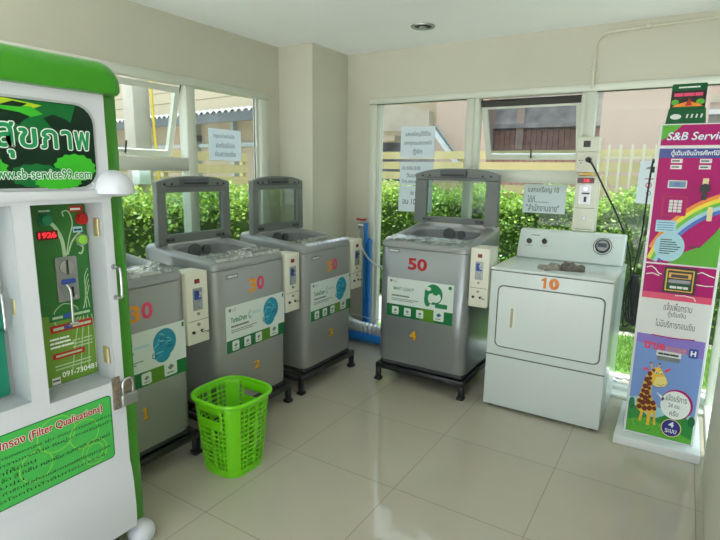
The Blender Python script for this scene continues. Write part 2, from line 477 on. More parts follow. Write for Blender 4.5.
# conduit on the rear wall
c = MB(); R_ = .009
pts = [(1.013, 2.39, 2.0), (1.013, 2.39, 2.24)]
for k in range(1, 9):
    a = PI/2*k/8; pts.append((1.013+.085*(1-math.cos(a)), 2.39, 2.255+.085*math.sin(a)))
pts += [(1.4, 2.39, 2.346), (XR-.005, 2.39, 2.354)]
c.tube(pts, R_, 'pvc_white', 10)
for x, y, z in ((1.013, 2.398, 2.12), (1.3, 2.398, 2.346)): c.box((x-.016, y-.018, z-.012), (x+.016, y+.012, z+.012), 'pvc_white', .003, 1)
tag(c.build('conduit_pipe'), 'thin cream conduit pipe bending along the rear wall under the ceiling', 'pipe')

# ------------------------------------------------------------------ washers
def supell(w, d, cx, cy, e, n):
    P = []
    for k in range(n):
        t = 2*PI*k/n; c, s_ = math.cos(t), math.sin(t)
        P.append((cx+d/2*math.copysign(abs(c)**(2/e), c), cy+w/2*math.copysign(abs(s_)**(2/e), s_)))
    return P
def rr_sample(x0, y0, x1, y1, r, n):
    """n points on a rounded rectangle, by angle from its middle"""
    P = rrect(x0, y0, x1, y1, r, 8); cx, cy = (x0+x1)/2, (y0+y1)/2
    out = []
    for k in range(n):
        t = 2*PI*k/n; d = (math.cos(t), math.sin(t)); best = None
        for i in range(len(P)):
            a = (P[i][0]-cx, P[i][1]-cy); b_ = (P[(i+1) % len(P)][0]-cx, P[(i+1) % len(P)][1]-cy)
            e = (b_[0]-a[0], b_[1]-a[1]); den = d[0]*e[1]-d[1]*e[0]
            if abs(den) < 1e-12: continue
            s_ = (a[0]*e[1]-a[1]*e[0])/den; u = (a[0]*d[1]-a[1]*d[0])/den
            if s_ > 0 and -1e-6 <= u <= 1+1e-6 and (best is None or s_ > best): best = s_
        out.append((cx+d[0]*best, cy+d[1]*best))
    return out

def washer(loc, rz, W, D, zf, zr, big, body_m):
    """local frame: front face on x=0 looking to +x, z=0 on the stand"""
    Z0 = loc[2]
    t = thing('washing_machine', loc, None, 'washing machine', None, rz)
    zs = zf-.048-Z0; zf_ = zf-Z0; zr_ = zr-Z0; h = W/2
    # cabinet
    m = MB(); N = 96
    loops = []
    def loop(ins, r, z): return [(x, y, z) for x, y in rr_sample(-D+ins, -h+ins, -ins, h-ins, r, N)]
    loops = [loop(.004, .045, .035), loop(0, .045, .045), loop(0, .045, zs-.004), loop(.004, .045, zs)]
    def skin(L, mname, close_top=False, close_bot=False):
        vs = [p for l in L for p in l]; fs = []
        for j in range(len(L)-1):
            for k in range(N): fs.append((j*N+k, j*N+(k+1) % N, (j+1)*N+(k+1) % N, (j+1)*N+k))
        if close_bot: fs.append(tuple(reversed(range(N))))
        if close_top: fs.append(tuple(range((len(L)-1)*N, len(L)*N)))
        m.raw(vs, fs, mname, True)
    skin(loops, body_m, True, True)
    m.build('body', t, True)
    # dark plinth
    m = MB(); m.box((-D+.02, -h+.015, 0), (-.012, h-.015, .04), 'base_dark', .012); m.build('plinth', t, True)
    # top deck with the tub opening
    m = MB()
    def zt(x): # height of the deck over its depth
        u = min(1, max(0, -x/D)); return zf_+(zr_-zf_)*(u**1.15)
    def dl_(ins, r, dz): return [(x, y, zt(x)+dz) for x, y in rr_sample(-D+ins, -h+ins, -ins, h-ins, r, N)]
    low = [(x, y, zs+.002) for x, y in rr_sample(-D, -h, 0, h, .045, N)]
    op = supell(W*.80, D*.56, -D*.52, 0, 4., N)
    zo = lambda x: zt(x)-.004
    o1 = [(x, y, zo(x)) for x, y in op]
    o2 = [(x*.97-D*.52*.03, y*.96, zo(x)-.02) for x, y in op]
    o3 = [(x*.95-D*.52*.05, y*.93, zo(x)-.09) for x, y in op]
    mid = [( (a[0]*.35+b_[0]*.65), (a[1]*.35+b_[1]*.65), zt(a[0]*.35+b_[0]*.65)+.004) for a, b_ in zip(rr_sample(-D, -h, 0, h, .045, N), op)]
    skin([low, dl_(0, .045, -.03), dl_(.004, .045, -.014), dl_(.014, .045, -.003), dl_(.03, .045, .002), mid, o1, o2], 'silver_deck')
    skin([o2, o3], 'tub_plastic')
    ci = [(-D*.52+.2*math.cos(2*PI*k/N), .2*math.sin(2*PI*k/N), zf_-.10) for k in range(N)]
    skin([o3, ci], 'tub_plastic')
    m.build('top_deck', t, True)
    m = MB(); cb = [(a, b_, zf_-.42) for a, b_, c_ in ci]; skin([ci, cb], 'tub_steel', True)
    m.cyl((-D*.52, 0, zf_-.42), (-D*.52, 0, zf_-.36), .09, 'tub_plastic'); m.build('drum', t, True)
    # detergent cup and softener cap at the rear of the opening
    m = MB(); m.disc(Face((-D*.78, 0, zt(-D*.78)-.05), (0, 1, 0), (0, 0, 1)), -.02, 0, .045, .012, 'lid_dark', 0, 24)
    m.disc(Face((-D*.78, 0, zt(-D*.78)-.05), (0, 1, 0), (0, 0, 1)), .07, 0, .03, .012, 'lid_dark', 0, 20); m.build('detergent_cup', t, True)
    # wrinkled clear film left over the front of the deck
    m = MB(); r = random.Random(3); nx, ny = 9, 26; vs = []; fs = []
    for i in range(nx+1):
        for j in range(ny+1):
            x = -.008-.145*i/nx; y = -h+.03+(W-.06)*j/ny
            vs.append((x, y, zt(x)+.006+r.uniform(0, .006)-(.012 if i == 0 else 0)))
    for i in range(nx):
        for j in range(ny): fs.append((i*(ny+1)+j, (i+1)*(ny+1)+j, (i+1)*(ny+1)+j+1, i*(ny+1)+j+1))
    m.raw(vs, fs, 'clear_film', False); m.build('plastic_film', t, True)
    # control strip under the film
    m = MB(); vs = []
    a0, a1 = -.03, -.12
    m.raw([(a0, -h*.72, zt(a0)+.004), (a0, h*.72, zt(a0)+.004), (a1, h*.72, zt(a1)+.004), (a1, -h*.72, zt(a1)+.004)], [(0, 1, 2, 3)], 'lid_grey')
    for k in range(6): m.box((-.085, -h*.5+k*h*.2-.012, zt(-.08)+.0), (-.065, -h*.5+k*h*.2+.012, zt(-.08)+.006), 'steel_plate', .002, 1)
    m.build('control_panel', t, True)
    # lid, standing open
    if big: xl, zb, zc_, zp, wh, g0, g1 = -.52, 1.088-Z0, 1.447-Z0, 1.488-Z0, .225, 1.138-Z0, 1.402-Z0
    else: xl, zb, zc_, zp, wh, g0, g1 = -.46, 1.028-Z0, 1.381-Z0, 1.414-Z0, .209, 1.086-Z0, 1.322-Z0
    F = Face((xl-.015, 0, 0), (0, 1, 0), (0, 0, 1)); hw = W/2+(.0 if big else -.009)
    m = MB(); arc = []
    for k in range(17):
        u = -1+2*k/16; arc.append((hw*u*.985, zc_+(zp-zc_)*(1-abs(u)**2.6)))
    m.prism([(-hw*.985, g1), (hw*.985, g1)]+list(reversed(arc)), F, .036, 'lid_grey', 0, False, .006)
    m.prism([(-hw, zb), (-wh, zb), (-wh, g1), (-hw*.985, g1)], F, .036, 'lid_grey', 0, False, .006)
    m.prism([(wh, zb), (hw, zb), (hw*.985, g1), (wh, g1)], F, .036, 'lid_grey', 0, False, .006)
    m.prism([(-wh, zb+.008), (wh, zb+.008), (wh, g0), (-wh, g0)], F, .03, 'lid_grey', 0)
    m.prism([(-wh, zc_-.028), (wh, zc_-.028), (wh, zc_-.020), (-wh, zc_-.020)], F, .006, 'lid_dark', .036)
    lid = m.build('lid', t, True)
    m = MB(); m.prism(rrect(-.115, zc_-.02, .085, zp-.012, .012), F, .022, 'lid_dark', .034, False, .004)
    m.prism(rrect(-.10, zc_-.012, .07, zc_-.002, .004), F, .004, 'black_plastic', .056); m.build('lid_handle', lid, True)
    m = MB(); m.prism(rrect(-wh-.006, g0-.006, wh+.006, g1+.006, .012), F, .004, 'lid_glass', .014); m.build('lid_glass', lid, True)
    for y in (-wh*.95, wh*.85):
        m = MB(); m.prism(rrect(y-.03, zb+.018, y+.03, zb+.042, .008), F, .012, 'lid_dark', .03); m.disc(F, y-.018, zb+.03, .006, .016, 'black_plastic', .03); m.disc(F, y+.018, zb+.03, .006, .016, 'black_plastic', .03)
        m.build('hinge', lid, True)
    for y in (-hw*.8, -hw*.62, hw*.62, hw*.8):
        m = MB(); m.disc(F, y, zc_-.012, .007, .004, 'black_plastic', .036, 12); m.build('screw', lid, True)
    # front prints
    FF = Face((0, 0, 0), (0, 1, 0), (0, 0, 1))
    m = MB()
    if big: y0, y1, s0, s1, ss = -.256, .226, .488-Z0, .756-Z0, .573-Z0
    else: y0, y1, s0, s1, ss = -.212, .262, .474-Z0, .735-Z0, .545-Z0
    m.prism(rrect(y0, s0, y1, s1), FF, .001, 'sticker_white')
    o = .0014
    m.flat(rrect(y0, s0, y1, ss), FF, 'sticker_green', o); w_ = y1-y0
    m.flat(rrect(y0+w_*.52, s0, y0+w_*.74, ss), FF, 'sticker_lime', o+.0003)
    for k, (c_, q) in enumerate(((.14, .026), (.33, .026), (.52, .026), (.80, .036))):
        cy = y0+w_*c_; cz = (s0+ss)/2+(.012 if k == 3 else 0)
        m.flat(rrect(cy-q, cz-q*1.05, cy+q, cz+q*1.05, .008), FF, 'sticker_white', o+.0006)
        pm = 'teal_dark' if big and k == 3 else 'grey_print'
        m.flat([(cy-q*.5, cz), (cy, cz-q*.35), (cy+q*.55, cz+q*.1), (cy, cz+q*.5)], FF, pm, o+.0009)
        m.lines(FF, cy-q*.6, cy+q*.6, cz-q*.75, q*.18, 'grey_print', o+.0009, .3, k)
    m.disc(FF, y0+.03, s1-.022, .010, .0004, 'grey_print', o, 16); m.text('LG', FF, y0+.048, s1-.030, y0+.075, s1-.014, 'grey_print', o)
    hz = s1-.1 if big else s1-.095
    if big:
        m.text('SMART CLEAN™', FF, y0+.045, s1-.082, y0+.20, s1-.06, 'green_print', o, .01)
    else:
        m.text('TurboDrum', FF, y0+.035, s1-.095, y0+.155, s1-.065, 'green_print', o, .03, .2)
        m.stroke([(y0+.187, s1-.05), (y0+.172, s1-.07), (y0+.172, s1-.09), (y0+.185, s1-.1), (y0+.19, s1-.09), (y0+.18, s1-.083)], .004, FF, 'green_print', o)
        m.text('motion', FF, y0+.195, s1-.078, y0+.27, s1-.06, 'teal_light', o)
    m.lines(FF, y0+.035, y0+.17, hz-.027, .011, 'grey_print', o, .2, 4)
    m.lines(FF, y0+.035, y0+.24, hz-.045, .005, 'grey_print', o, .2, 5); m.lines(FF, y0+.035, y0+.2, hz-.056, .005, 'grey_print', o, .2, 6)
    # a round head drawn in streaks
    hc = (y0+w_*.735, s1-.088) if not big else (y0+w_*.70, s1-.085)
    c1, c2, c3 = ('green_print', 'green_print', 'sticker_green') if big else ('teal_print', 'teal_light', 'teal_dark')
    m.flat(ell(hc[0]+.006, hc[1]+.006, .064, .068, 28), FF, c1, o)
    r = random.Random(5)
    if big:
        m.flat(ell(hc[0]+.02, hc[1]-.012, .038, .034, 20), FF, 'sticker_white', o+.0003)
        m.flat(ell(hc[0]-.03, hc[1]+.04, .018, .014, 14), FF, 'sticker_white', o+.0003)
        m.flat(ell(hc[0]+.02, hc[1]+.02, .022, .018, 14), FF, 'green_print', o+.0006)
        m.flat(rrect(hc[0]+.02, s1-.165, hc[0]+.105, s1-.135, .004), FF, 'green_print', o+.0003)
        m.flat(ell(hc[0]-.035, hc[1]-.03, .025, .05, 16), FF, 'green_print', o+.0002)
        m.flat(ell(hc[0]-.012, hc[1]-.022, .02, .034, 16), FF, 'sticker_white', o+.0004)
        m.disc(FF, y1-.026, s1-.022, .012, .0004, 'sticker_green', o, 16)
    else:
        m.flat(ell(hc[0]-.008, hc[1]-.040, .046, .048, 22), FF, c1, o+.0002)
        for k in range(16):
            a = r.uniform(0, 2*PI); rr = r.uniform(.012, .055); x, y = hc[0]+rr*math.cos(a), hc[1]-.01+rr*math.sin(a)*1.1
            m.stroke([(x-.016, y+r.uniform(-.012, .012)), (x, y+.006), (x+.018, y+r.uniform(-.012, .012))], [.003, .008, .002], FF, r.choice((c2, c3, c2)), o+.0003+.00005*k)
        m.stroke([(hc[0]-.06, hc[1]-.03), (hc[0]-.066, hc[1]-.05), (hc[0]-.05, hc[1]-.06), (hc[0]-.035, hc[1]-.045)], .005, FF, c3, o+.0012)
        m.flat(rrect(y1-.02, s1-.03, y1-.008, s1-.008), FF, 'sticker_green', o)
    m.build('front_sticker', t, True)
    m = MB()
    by, bz = (-.255, .94-Z0) if big else (-.20, .897-Z0)
    m.prism(rrect(by, bz-.012, by+.085, bz+.012, .004), FF, .0015, 'grey_print'); m.flat(rrect(by+.003, bz-.009, by+.082, bz+.009, .003), FF, 'silver_deck', .0018)
    m.lines(FF, by+.01, by+.075, bz-.004, .007, 'sticker_white', .0022, .3, 2); m.build('badge', t, True)
    m = MB()
    if big:
        m.text('50', FF, -.105, .822-Z0, .033, .903-Z0, 'red_print', .001, .035)
    else:
        m.text('3', FF, -.035, .785-Z0, .024, .862-Z0, 'orange_print', .001, .03); m.text('0', FF, .030, .787-Z0, .088, .866-Z0, 'pink_print', .0012, .03)
    m.build('price_sticker', t, True)
    return t

def machine_number(t, s, cy, z0, z1):
    FF = Face((0, 0, 0), (0, 1, 0), (0, 0, 1)); m = MB(); w_ = .026 if s != '1' else .016
    if s == '1':
        h_ = z1-z0
        one = [(-.016, 0), (.016, 0), (.016, .14), (.007, .14), (.007, 1), (-.006, 1), (-.017, .80), (-.012, .72), (-.006, .76), (-.006, .14), (-.016, .14)]
        m.flat([(cy+.003+x, z0-.003+z*h_) for x, z in one], FF, 'brown_print', .001); m.flat([(cy+x, z0+z*h_) for x, z in one], FF, 'yellow_print', .0016)
        m.build('number_sticker', t, True); return
    m.text(s, FF, cy-w_+.004, z0-.004, cy+w_+.004, z1-.004, 'brown_print', .001, .035)
    m.text(s, FF, cy-w_, z0, cy+w_, z1, 'yellow_print', .0016, .025); m.build('number_sticker', t, True)

ZS = .128
w_mid = washer((-.396, .735, ZS), 0, .56, .58, .984, 1.038, False, 'silver_body')
tag(w_mid, 'silver top load washer numbered 2 with open lid, behind the green basket', None, 'silver washers along the window wall')
w_far = copy_tree(w_mid); w_far.location = (-.396, 1.475, ZS); w_far['label'] = 'silver top load washer numbered 3 with open lid, beside the corner column'
w_near = copy_tree(w_mid); w_near.location = (-.396, -.005, ZS); w_near['label'] = 'silver top load washer numbered 1 partly hidden behind the green water vending machine'
for t, s in ((w_near, '1'), (w_mid, '2'), (w_far, '3')): machine_number(t, s, .018, .305-ZS+(.01 if s != '2' else .02), .372-ZS)
w_big = washer((.20, 1.68, ZS), -PI/2, .64, .62, 1.008, 1.090, True, 'silver_steel')
tag(w_big, 'larger silver washer priced 50 and numbered 4 standing before the rear window', None, None)
machine_number(w_big, '4', -.05, .342-ZS, .408-ZS)

# ------------------------------------------------------------------ stands
def stand(loc, rz, W, D, label):
    t = thing('washer_stand', loc, label, 'stand', 'black iron washer stands', rz)
    h = W/2; m = MB(); b = .034
    z1 = ZS; z0 = ZS-.036
    m.box((-b, -h, z0), (0, h, z1), 'black_iron', .003, 1); m.box((-D, -h, z0), (-D+b, h, z1), 'black_iron', .003, 1)
    m.box((-D+b, -h, z0), (-b, -h+b, z1), 'black_iron', .003, 1); m.box((-D+b, h-b, z0), (-b, h, z1), 'black_iron', .003, 1)
    m.box((-D*.5-.015, -h+b, z0), (-D*.5+.015, h-b, z1), 'black_iron', .003, 1)
    m.build('frame', t, True)
    for x in (-b/2, -D+b/2):
        for y in (-h+b/2, h-b/2):
            m = MB(); m.box((x-.016, y-.016, .02), (x+.016, y+.016, z0), 'black_iron', .003, 1); l = m.build('leg', t, True)
            m = MB(); m.box((x-.024, y-.024, 0), (x+.024, y+.024, .022), 'black_rubber', .006); m.build('foot', l, True)
    return t
s2 = stand((-.388, .735, 0), 0, .64, .60, 'black iron stand under the washer numbered 2')
s3 = copy_tree(s2); s3.location = (-.388, 1.475, 0); s3['label'] = 'black iron stand under the washer numbered 3 near the corner'
s1 = copy_tree(s2); s1.location = (-.388, -.005, 0); s1['label'] = 'black iron stand under the washer numbered 1'
stand((.195, 1.672, 0), -PI/2, .655, .64, 'black iron stand under the larger washer numbered 4')

# ------------------------------------------------------------------ coin boxes
def coin_box(loc, rz, W, H, D, label):
    """front on x=0 to +x, base z=0, centred on y"""
    t = thing('coin_box', loc, label, 'coin box', 'white coin boxes on the washers', rz)
    h = W/2; m = MB(); m.box((-D, -h, 0), (0, h, H), 'box_white', .004, 2)
    F = Face((0, 0, 0), (0, 1, 0), (0, 0, 1))
    m.flat(rrect(-h+.004, H*.325, h-.004, H*.332), F, 'groove_grey', .0006); m.build('body', t, True)
    m = MB(); m.prism(rrect(-h*.22, H*.845, h*.22, H*.905, .003), F, .003, 'led_panel'); m.flat(rrect(-h*.1, H*.858, h*.1, H*.89), F, 'red_plastic', .0034); m.build('price_display', t, True)
    m = MB(); m.prism(rrect(-h*.42, H*.47, h*.42, H*.78, .004), F, .004, 'steel_plate')
    m.prism(rrect(-h*.34, H*.63, h*.05, H*.75, .003), F, .001, 'blue_print', .004); m.prism(rrect(-h*.28, H*.62, h*.3, H*.645), F, .001, 'blue_print', .004); m.prism(rrect(h*.06, H*.50, h*.26, H*.60, .003), F, .003, 'chrome', .004)
    m.prism(rrect(-h*.04, H*.66, h*.02, H*.74), F, .003, 'black_plastic', .004)
    p = m.build('coin_mechanism', t, True)
    m = MB(); m.disc(F, h*.15, H*.70, .010, .008, 'chrome', .004, 16); m.build('reject_button', p, True)
    for y, z in ((0, .42), (0, .27), (-.5, .17), (.28, .17)):
        m = MB(); q = abs(y) > .01
        m.disc(F, h*y, H*z, .008, .007, 'black_plastic' if q else 'steel_plate', 0, 14); m.flat(rrect(h*y-.001, H*z-.005, h*y+.001, H*z+.005), F, 'dark_gasket', .0074)
        if y > .1: m.tube([(.004, h*y, H*z), (.02, h*y+.012, H*z), (.02, h*y+.026, H*z-.004), (.006, h*y+.03, H*z-.008)], .004, 'chrome', 8)
        m.build('lock', t, True)
    return t
cb = coin_box((-.396, .3418, .592), 0, .135, .365, .12, 'white coin box fixed between washers 1 and 2')
c2_ = copy_tree(cb); c2_.location = (-.396, 1.0818, .592); c2_['label'] = 'white coin box fixed between washers 2 and 3'
c3_ = copy_tree(cb); c3_.location = (-.396, 1.8218, .602); c3_['label'] = 'white coin box on the far side of washer 3 by the blue pipe'
coin_box((.5792, 1.69, .637), -PI/2, .12, .37, .16, 'white coin box fixed between washer 4 and the white dryer')
# mounting brackets so the boxes hang on the washers' sides
# ------------------------------------------------------------------ dryer
dr = thing('clothes_dryer', (.99, 1.703, 0), 'white front load clothes dryer marked 10 in orange', 'dryer')
DX0, DX1, DY0, DY1 = .65, 1.332, 1.703, 2.34
m = MB(); m.box((DX0, DY0, .018), (DX1, DY1, .888), 'white_enamel', .006, 2)
FD = Face((0, DY0, 0), (1, 0, 0), (0, 0, 1))
m.flat(rrect(DX0, .346, DX1, .354), FD, 'groove_grey', .0006); m.flat(rrect(DX0+.002, .879, DX1-.002, .884), FD, 'groove_grey', .0006)
m.build('body', dr)
m = MB(); m.box((DX0-.004, DY0-.006, .884), (DX1+.004, DY1, .90), 'white_enamel', .01, 3); m.build('top_panel', dr)
m = MB(); m.prism(rrect(.699, .405, 1.301, .796, .035), FD, .0015, 'groove_grey'); m.prism(rrect(.706, .412, 1.294, .789, .030), FD, .006, 'white_enamel', 0, False, .003)
door = m.build('door', dr)
m = MB(); m.prism(rrect(.782, .535, .815, .668, .004), FD, .001, 'panel_white', .006); m.flat(rrect(.787, .54, .803, .662, .003), FD, 'handle_cream', .0076); m.build('handle', door)
m = MB(); m.flat([(.962, .806), (.978, .806), (.978, .870), (.966, .870), (.949, .858), (.949, .846), (.962, .852)], FD, 'dryer_orange', .001); m.text('0', FD, .992, .804, .050+1, .872, 'dryer_orange', .001, .06); m.build('price_sticker', dr)
# console: sloped front
m = MB(); prof = [(2.185, .90), (2.34, .90), (2.34, 1.09), (2.285, 1.09), (2.26, 1.083)]
FC = Face((DX1-.02, 0, 0), (0, 1, 0), (0, 0, 1))
Pc = MB(); W_ = DX1-DX0-.04
bm = bmesh.new()
a = [bm.verts.new((DX0+.012, y, z)) for y, z in prof]; b_ = [bm.verts.new((DX1-.012, y, z)) for y, z in prof]
bm.faces.new(a); bm.faces.new(list(reversed(b_)))
for k in range(5): bm.faces.new((a[k], b_[k], b_[(k+1) % 5], a[(k+1) % 5]))
bmesh.ops.recalc_face_normals(bm, faces=bm.faces)
bmesh.ops.bevel(bm, geom=[e for e in bm.edges], offset=.012, segments=3, affect='EDGES', profile=.5)
m.bm(bm, 'white_enamel', True); con = m.build('control_console', dr)
sl = V3((0, .075, .183)).normalized(); FK = Face((0, 2.185, .90), (1, 0, 0), sl)
for x, z, r, big in ((.735, .118, .017, 0), (.835, .122, .017, 1), (1.192, .122, .030, 2)):
    m = MB()
    if big == 2:
        m.band(ell(x, z, .056, n=40)+[ell(x, z, .056, n=40)[0]], ell(x, z, .052, n=40)+[ell(x, z, .052, n=40)[0]], FK, 'dark_gasket', .002)
        m.disc(FK, x, z, .044, .012, 'dark_gasket', 0, 32); m.disc(FK, x, z, .035, .022, 'steel_plate', 0, 32, .004)
        m.prism(rrect(x-.026, z-.012, x+.026, z+.012, .008), FK, .012, 'dark_glass', .02)
        for k in range(12):
            aa = 2*PI*k/12; m.flat(ell(x+.064*math.cos(aa), z+.064*math.sin(aa), .0022, n=6), FK, 'grey_print', .002)
    else:
        m.disc(FK, x, z, .017, .016, 'dark_gasket', 0, 24, .003)
        if big: m.prism(rrect(x-.004, z-.016, x+.004, z+.018), FK, .008, 'black_plastic', .016)
        m.lines(FK, x-.025, x+.025, z-.032, .003, 'grey_print', .002, .4, 2)
    m.build('knob', con)
m = MB(); m.lines(FK, .74, .80, .16, .006, 'grey_print', .002, .15, 1); m.build('badge', con)
m = MB()
for x in (DX0+.04, DX1-.04):
    for y in (DY0+.05, DY1-.05): m.cyl((x, y, 0), (x, y, .02), .02, 'black_rubber', 12)
m.build('levelling_feet', dr)

# two crumpled cloths
def cloth(cx, cy, lx, ly, hgt, rot, mname, label, seed):
    r = random.Random(seed); nx, ny = 16, 12; vs = []; fs = []
    ph = [r.uniform(0, 6) for _ in range(6)]
    def zz(u, v):
        e = max(0, 1-(abs(u)**3.2+abs(v)**3.2)/1.25)
        return hgt*(e**.45)*(.62+.2*math.sin(4*u+ph[0]+2*v)+.16*math.sin(7*v+ph[1]-3*u)+.1*math.sin(11*u+ph[2]))
    for s_ in (1, 0):
        for i in range(nx+1):
            for j in range(ny+1):
                u, v = -1+2*i/nx, -1+2*j/ny
                k = 1-.18*abs(u*v); x = u*lx/2*k*(1+.12*math.sin(3*v+ph[3])); y = v*ly/2*k*(1+.15*math.sin(4*u+ph[4]))
                z = .902+(zz(u, v)+.006 if s_ else 0)
                vs.append((cx+x*math.cos(rot)-y*math.sin(rot), cy+x*math.sin(rot)+y*math.cos(rot), z))
    n1 = (nx+1)*(ny+1)
    q = lambda i, j, b: b*n1+i*(ny+1)+j
    for i in range(nx):
        for j in range(ny):
            fs.append((q(i, j, 0), q(i+1, j, 0), q(i+1, j+1, 0), q(i, j+1, 0))); fs.append((q(i, j, 1), q(i, j+1, 1), q(i+1, j+1, 1), q(i+1, j, 1)))
    for i in range(nx):
        fs.append((q(i, 0, 0), q(i, 0, 1), q(i+1, 0, 1), q(i+1, 0, 0))); fs.append((q(i, ny, 0), q(i+1, ny, 0), q(i+1, ny, 1), q(i, ny, 1)))
    for j in range(ny):
        fs.append((q(0, j, 0), q(0, j+1, 0), q(0, j+1, 1), q(0, j, 1))); fs.append((q(nx, j, 0), q(nx, j, 1), q(nx, j+1, 1), q(nx, j+1, 0)))
    tag(MB().raw(vs, fs, mname, True).build('cleaning_cloth'), label, 'cloth')
cloth(.965, 1.83, .13, .10, .035, .5, 'cloth_grey', 'pale grey crumpled cloth on the dryer top, nearer washer 4', 2)
cloth(1.085, 1.865, .15, .085, .045, .25, 'cloth_dark', 'darker grey crumpled cloth on the dryer top, nearer the big dial', 9)

# ------------------------------------------------------------------ socket and coin meter column above the dryer
sk = thing('socket_box', (1.03, YB-.03, 1.46), 'white power socket box on the window mullion with a black plug in it', 'socket box')
FSK = Face((1.035, 2.335, 0), (1, 0, 0), (0, 0, 1))
m = MB(); m.box((.965, 2.335, 1.605), (1.10, 2.40, 1.70), 'box_white', .005); m.prism(rrect(-.03, 1.635, .012, 1.675, .003), FSK, .004, 'black_plastic'); m.build('switch_plate', sk)
m = MB(); m.box((.968, 2.335, 1.475), (1.103, 2.40, 1.603), 'box_white', .005)
for x in (-.045, -.03): m.flat(ell(x, 1.55, .004, n=8), FSK, 'black_plastic', .001)
m.flat(ell(-.037, 1.535, .004, n=8), FSK, 'black_plastic', .001); m.build('outlet', sk)
m = MB(); m.box((.99, 2.34, 1.452), (1.09, 2.40, 1.474), 'brass', .004); m.prism(rrect(-.02, 1.455, .035, 1.472), Face((1.035, 2.34, 0), (1, 0, 0)), .004, 'gold'); m.build('cable_clip', sk)
cm = thing('coin_meter', (1.06, YB-.08, 1.093), 'tall white coin meter standing on the dryer console with a red digital display', 'coin meter')
FM = Face((1.055, 2.30, 0), (1, 0, 0), (0, 0, 1))
m = MB(); m.box((.985, 2.30, 1.093), (1.122, 2.40, 1.45), 'box_white', .005); m.flat(rrect(-.06, 1.243, .06, 1.246), FM, 'groove_grey', .0006)
m.flat(rrect(-.05, 1.105, .05, 1.108), FM, 'groove_grey', .0006); m.build('body', cm)
m = MB(); m.prism(rrect(-.06, 1.405, .04, 1.44, .003), FM, .004, 'led_panel'); d_ = m.build('display', cm)
m = MB(); m.text('10', FM, -.02, 1.412, .012, 1.433, 'red_led', .0046, .03); m.build('digits', d_)
m = MB(); m.prism(rrect(-.045, 1.27, .03, 1.395, .004), FM, .004, 'steel_plate'); m.disc(FM, -.005, 1.37, .012, .006, 'chrome', .004, 16); m.prism(rrect(-.028, 1.335, .02, 1.345), FM, .003, 'black_plastic', .004); m.prism(rrect(-.012, 1.285, .004, 1.32), FM, .004, 'black_plastic', .004); m.build('coin_mechanism', cm)
m = MB(); m.disc(FM, .0, 1.18, .010, .006, 'steel_plate', 0, 16); m.build('lock', cm)

# ------------------------------------------------------------------ black cord
def smooth_path(P, n=8):
    P = [V3(p) for p in P]; out = []
    for k in range(len(P)-1):
        p0, p1, p2, p3 = P[max(0, k-1)], P[k], P[k+1], P[min(len(P)-1, k+2)]
        for i in range(n):
            t = i/n; out.append(.5*((2*p1)+(-p0+p2)*t+(2*p0-5*p1+4*p2-p3)*t*t+(-p0+3*p1-3*p2+p3)*t**3))
    return out+[P[-1]]
cd = thing('power_cord', (1.39, 2.33, .5), 'long black power cord running from the socket box to the kiosk', 'cord')
m = MB(); m.tube(smooth_path([(1.05, 2.322, 1.553), (1.09, 2.29, 1.50), (1.17, 2.31, 1.35), (1.25, 2.33, 1.2), (1.325, 2.35, 1.02), (1.36, 2.36, .85), (1.365, 2.37, .64), (1.345, 2.37, .53), (1.357, 2.365, .478), (1.39, 2.34, .515), (1.405, 2.33, .56)]), .0055, 'cord_black', 8)
m.tube(smooth_path([(1.40, 2.33, .56), (1.375, 2.33, .8), (1.40, 2.28, 1.1), (1.41, 2.17, 1.35), (1.425, 2.0, 1.50), (1.435, 1.89, 1.545), (1.440, 1.83, 1.53)]), .0055, 'cord_black', 8)
m.build('cable', cd)
m = MB()
for k in range(6):
    o = (k-2.5)*.008
    m.tube(smooth_path([(1.39+o, 2.325+o*.4, .83), (1.372+o*1.6, 2.33, .70), (1.385+o*1.8, 2.335, .56), (1.41+o, 2.335, .50+abs(o)), (1.418+o*1.2, 2.33, .6), (1.405+o, 2.325, .72), (1.39+o*.6, 2.325, .83)], 6), .005, 'cord_black', 6)
m.cyl((1.392, 2.325, .80), (1.392, 2.325, .835), .022, 'cord_black', 12); m.build('coiled_bundle', cd)
m = MB(); m.cyl((1.045, 2.336, 1.555), (1.045, 2.30, 1.555), .017, 'black_plastic', 16); m.cyl((1.045, 2.303, 1.555), (1.06, 2.285, 1.54), .009, 'black_plastic', 10); m.build('plug', cd)

# ------------------------------------------------------------------ kiosk
KB = MB(); KB.box((1.415, 1.645, 0), (1.82, 2.16, .052), 'kiosk_white', .004)
tag(KB.build('kiosk_plinth'), 'low white plinth under the magenta top up kiosk', 'plinth')
ks = thing('topup_kiosk', (1.615, 1.65, .085), 'tall magenta phone top up kiosk with a giraffe picture on its front', 'kiosk')
KY = 1.65; KX0, KX1 = 1.452, 1.778
m = MB(); m.box((KX0, KY, .085), (KX1, KY+.28, 1.709), 'kiosk_white', .004); m.build('cabinet', ks)
K = Face((0, KY, 0), (1, 0, 0), (0, 0, 1)); o = .0005
x0, x1 = KX0+.012, KX1-.012
m = MB(); m.prism(rrect(x0, 1.607, x1, 1.703), K, .003, 'magenta'); q = .0034
m.flat([(x0, 1.63), (x0+.03, 1.648), (x0+.085, 1.703), (x0, 1.703)], K, 'kiosk_green', q)
m.text('S&B Service', K, 1.490, 1.630, 1.746, 1.667, 'violet_print', q+.0003, .02, .2); m.text('S&B Service', K, 1.488, 1.632, 1.744, 1.669, 'text_white', q+.0007, .004, .2)
m.build('header_sign', ks)
m = MB(); m.prism(rrect(x0, 1.028, x1, 1.592), K, .002, 'magenta'); q = .0024
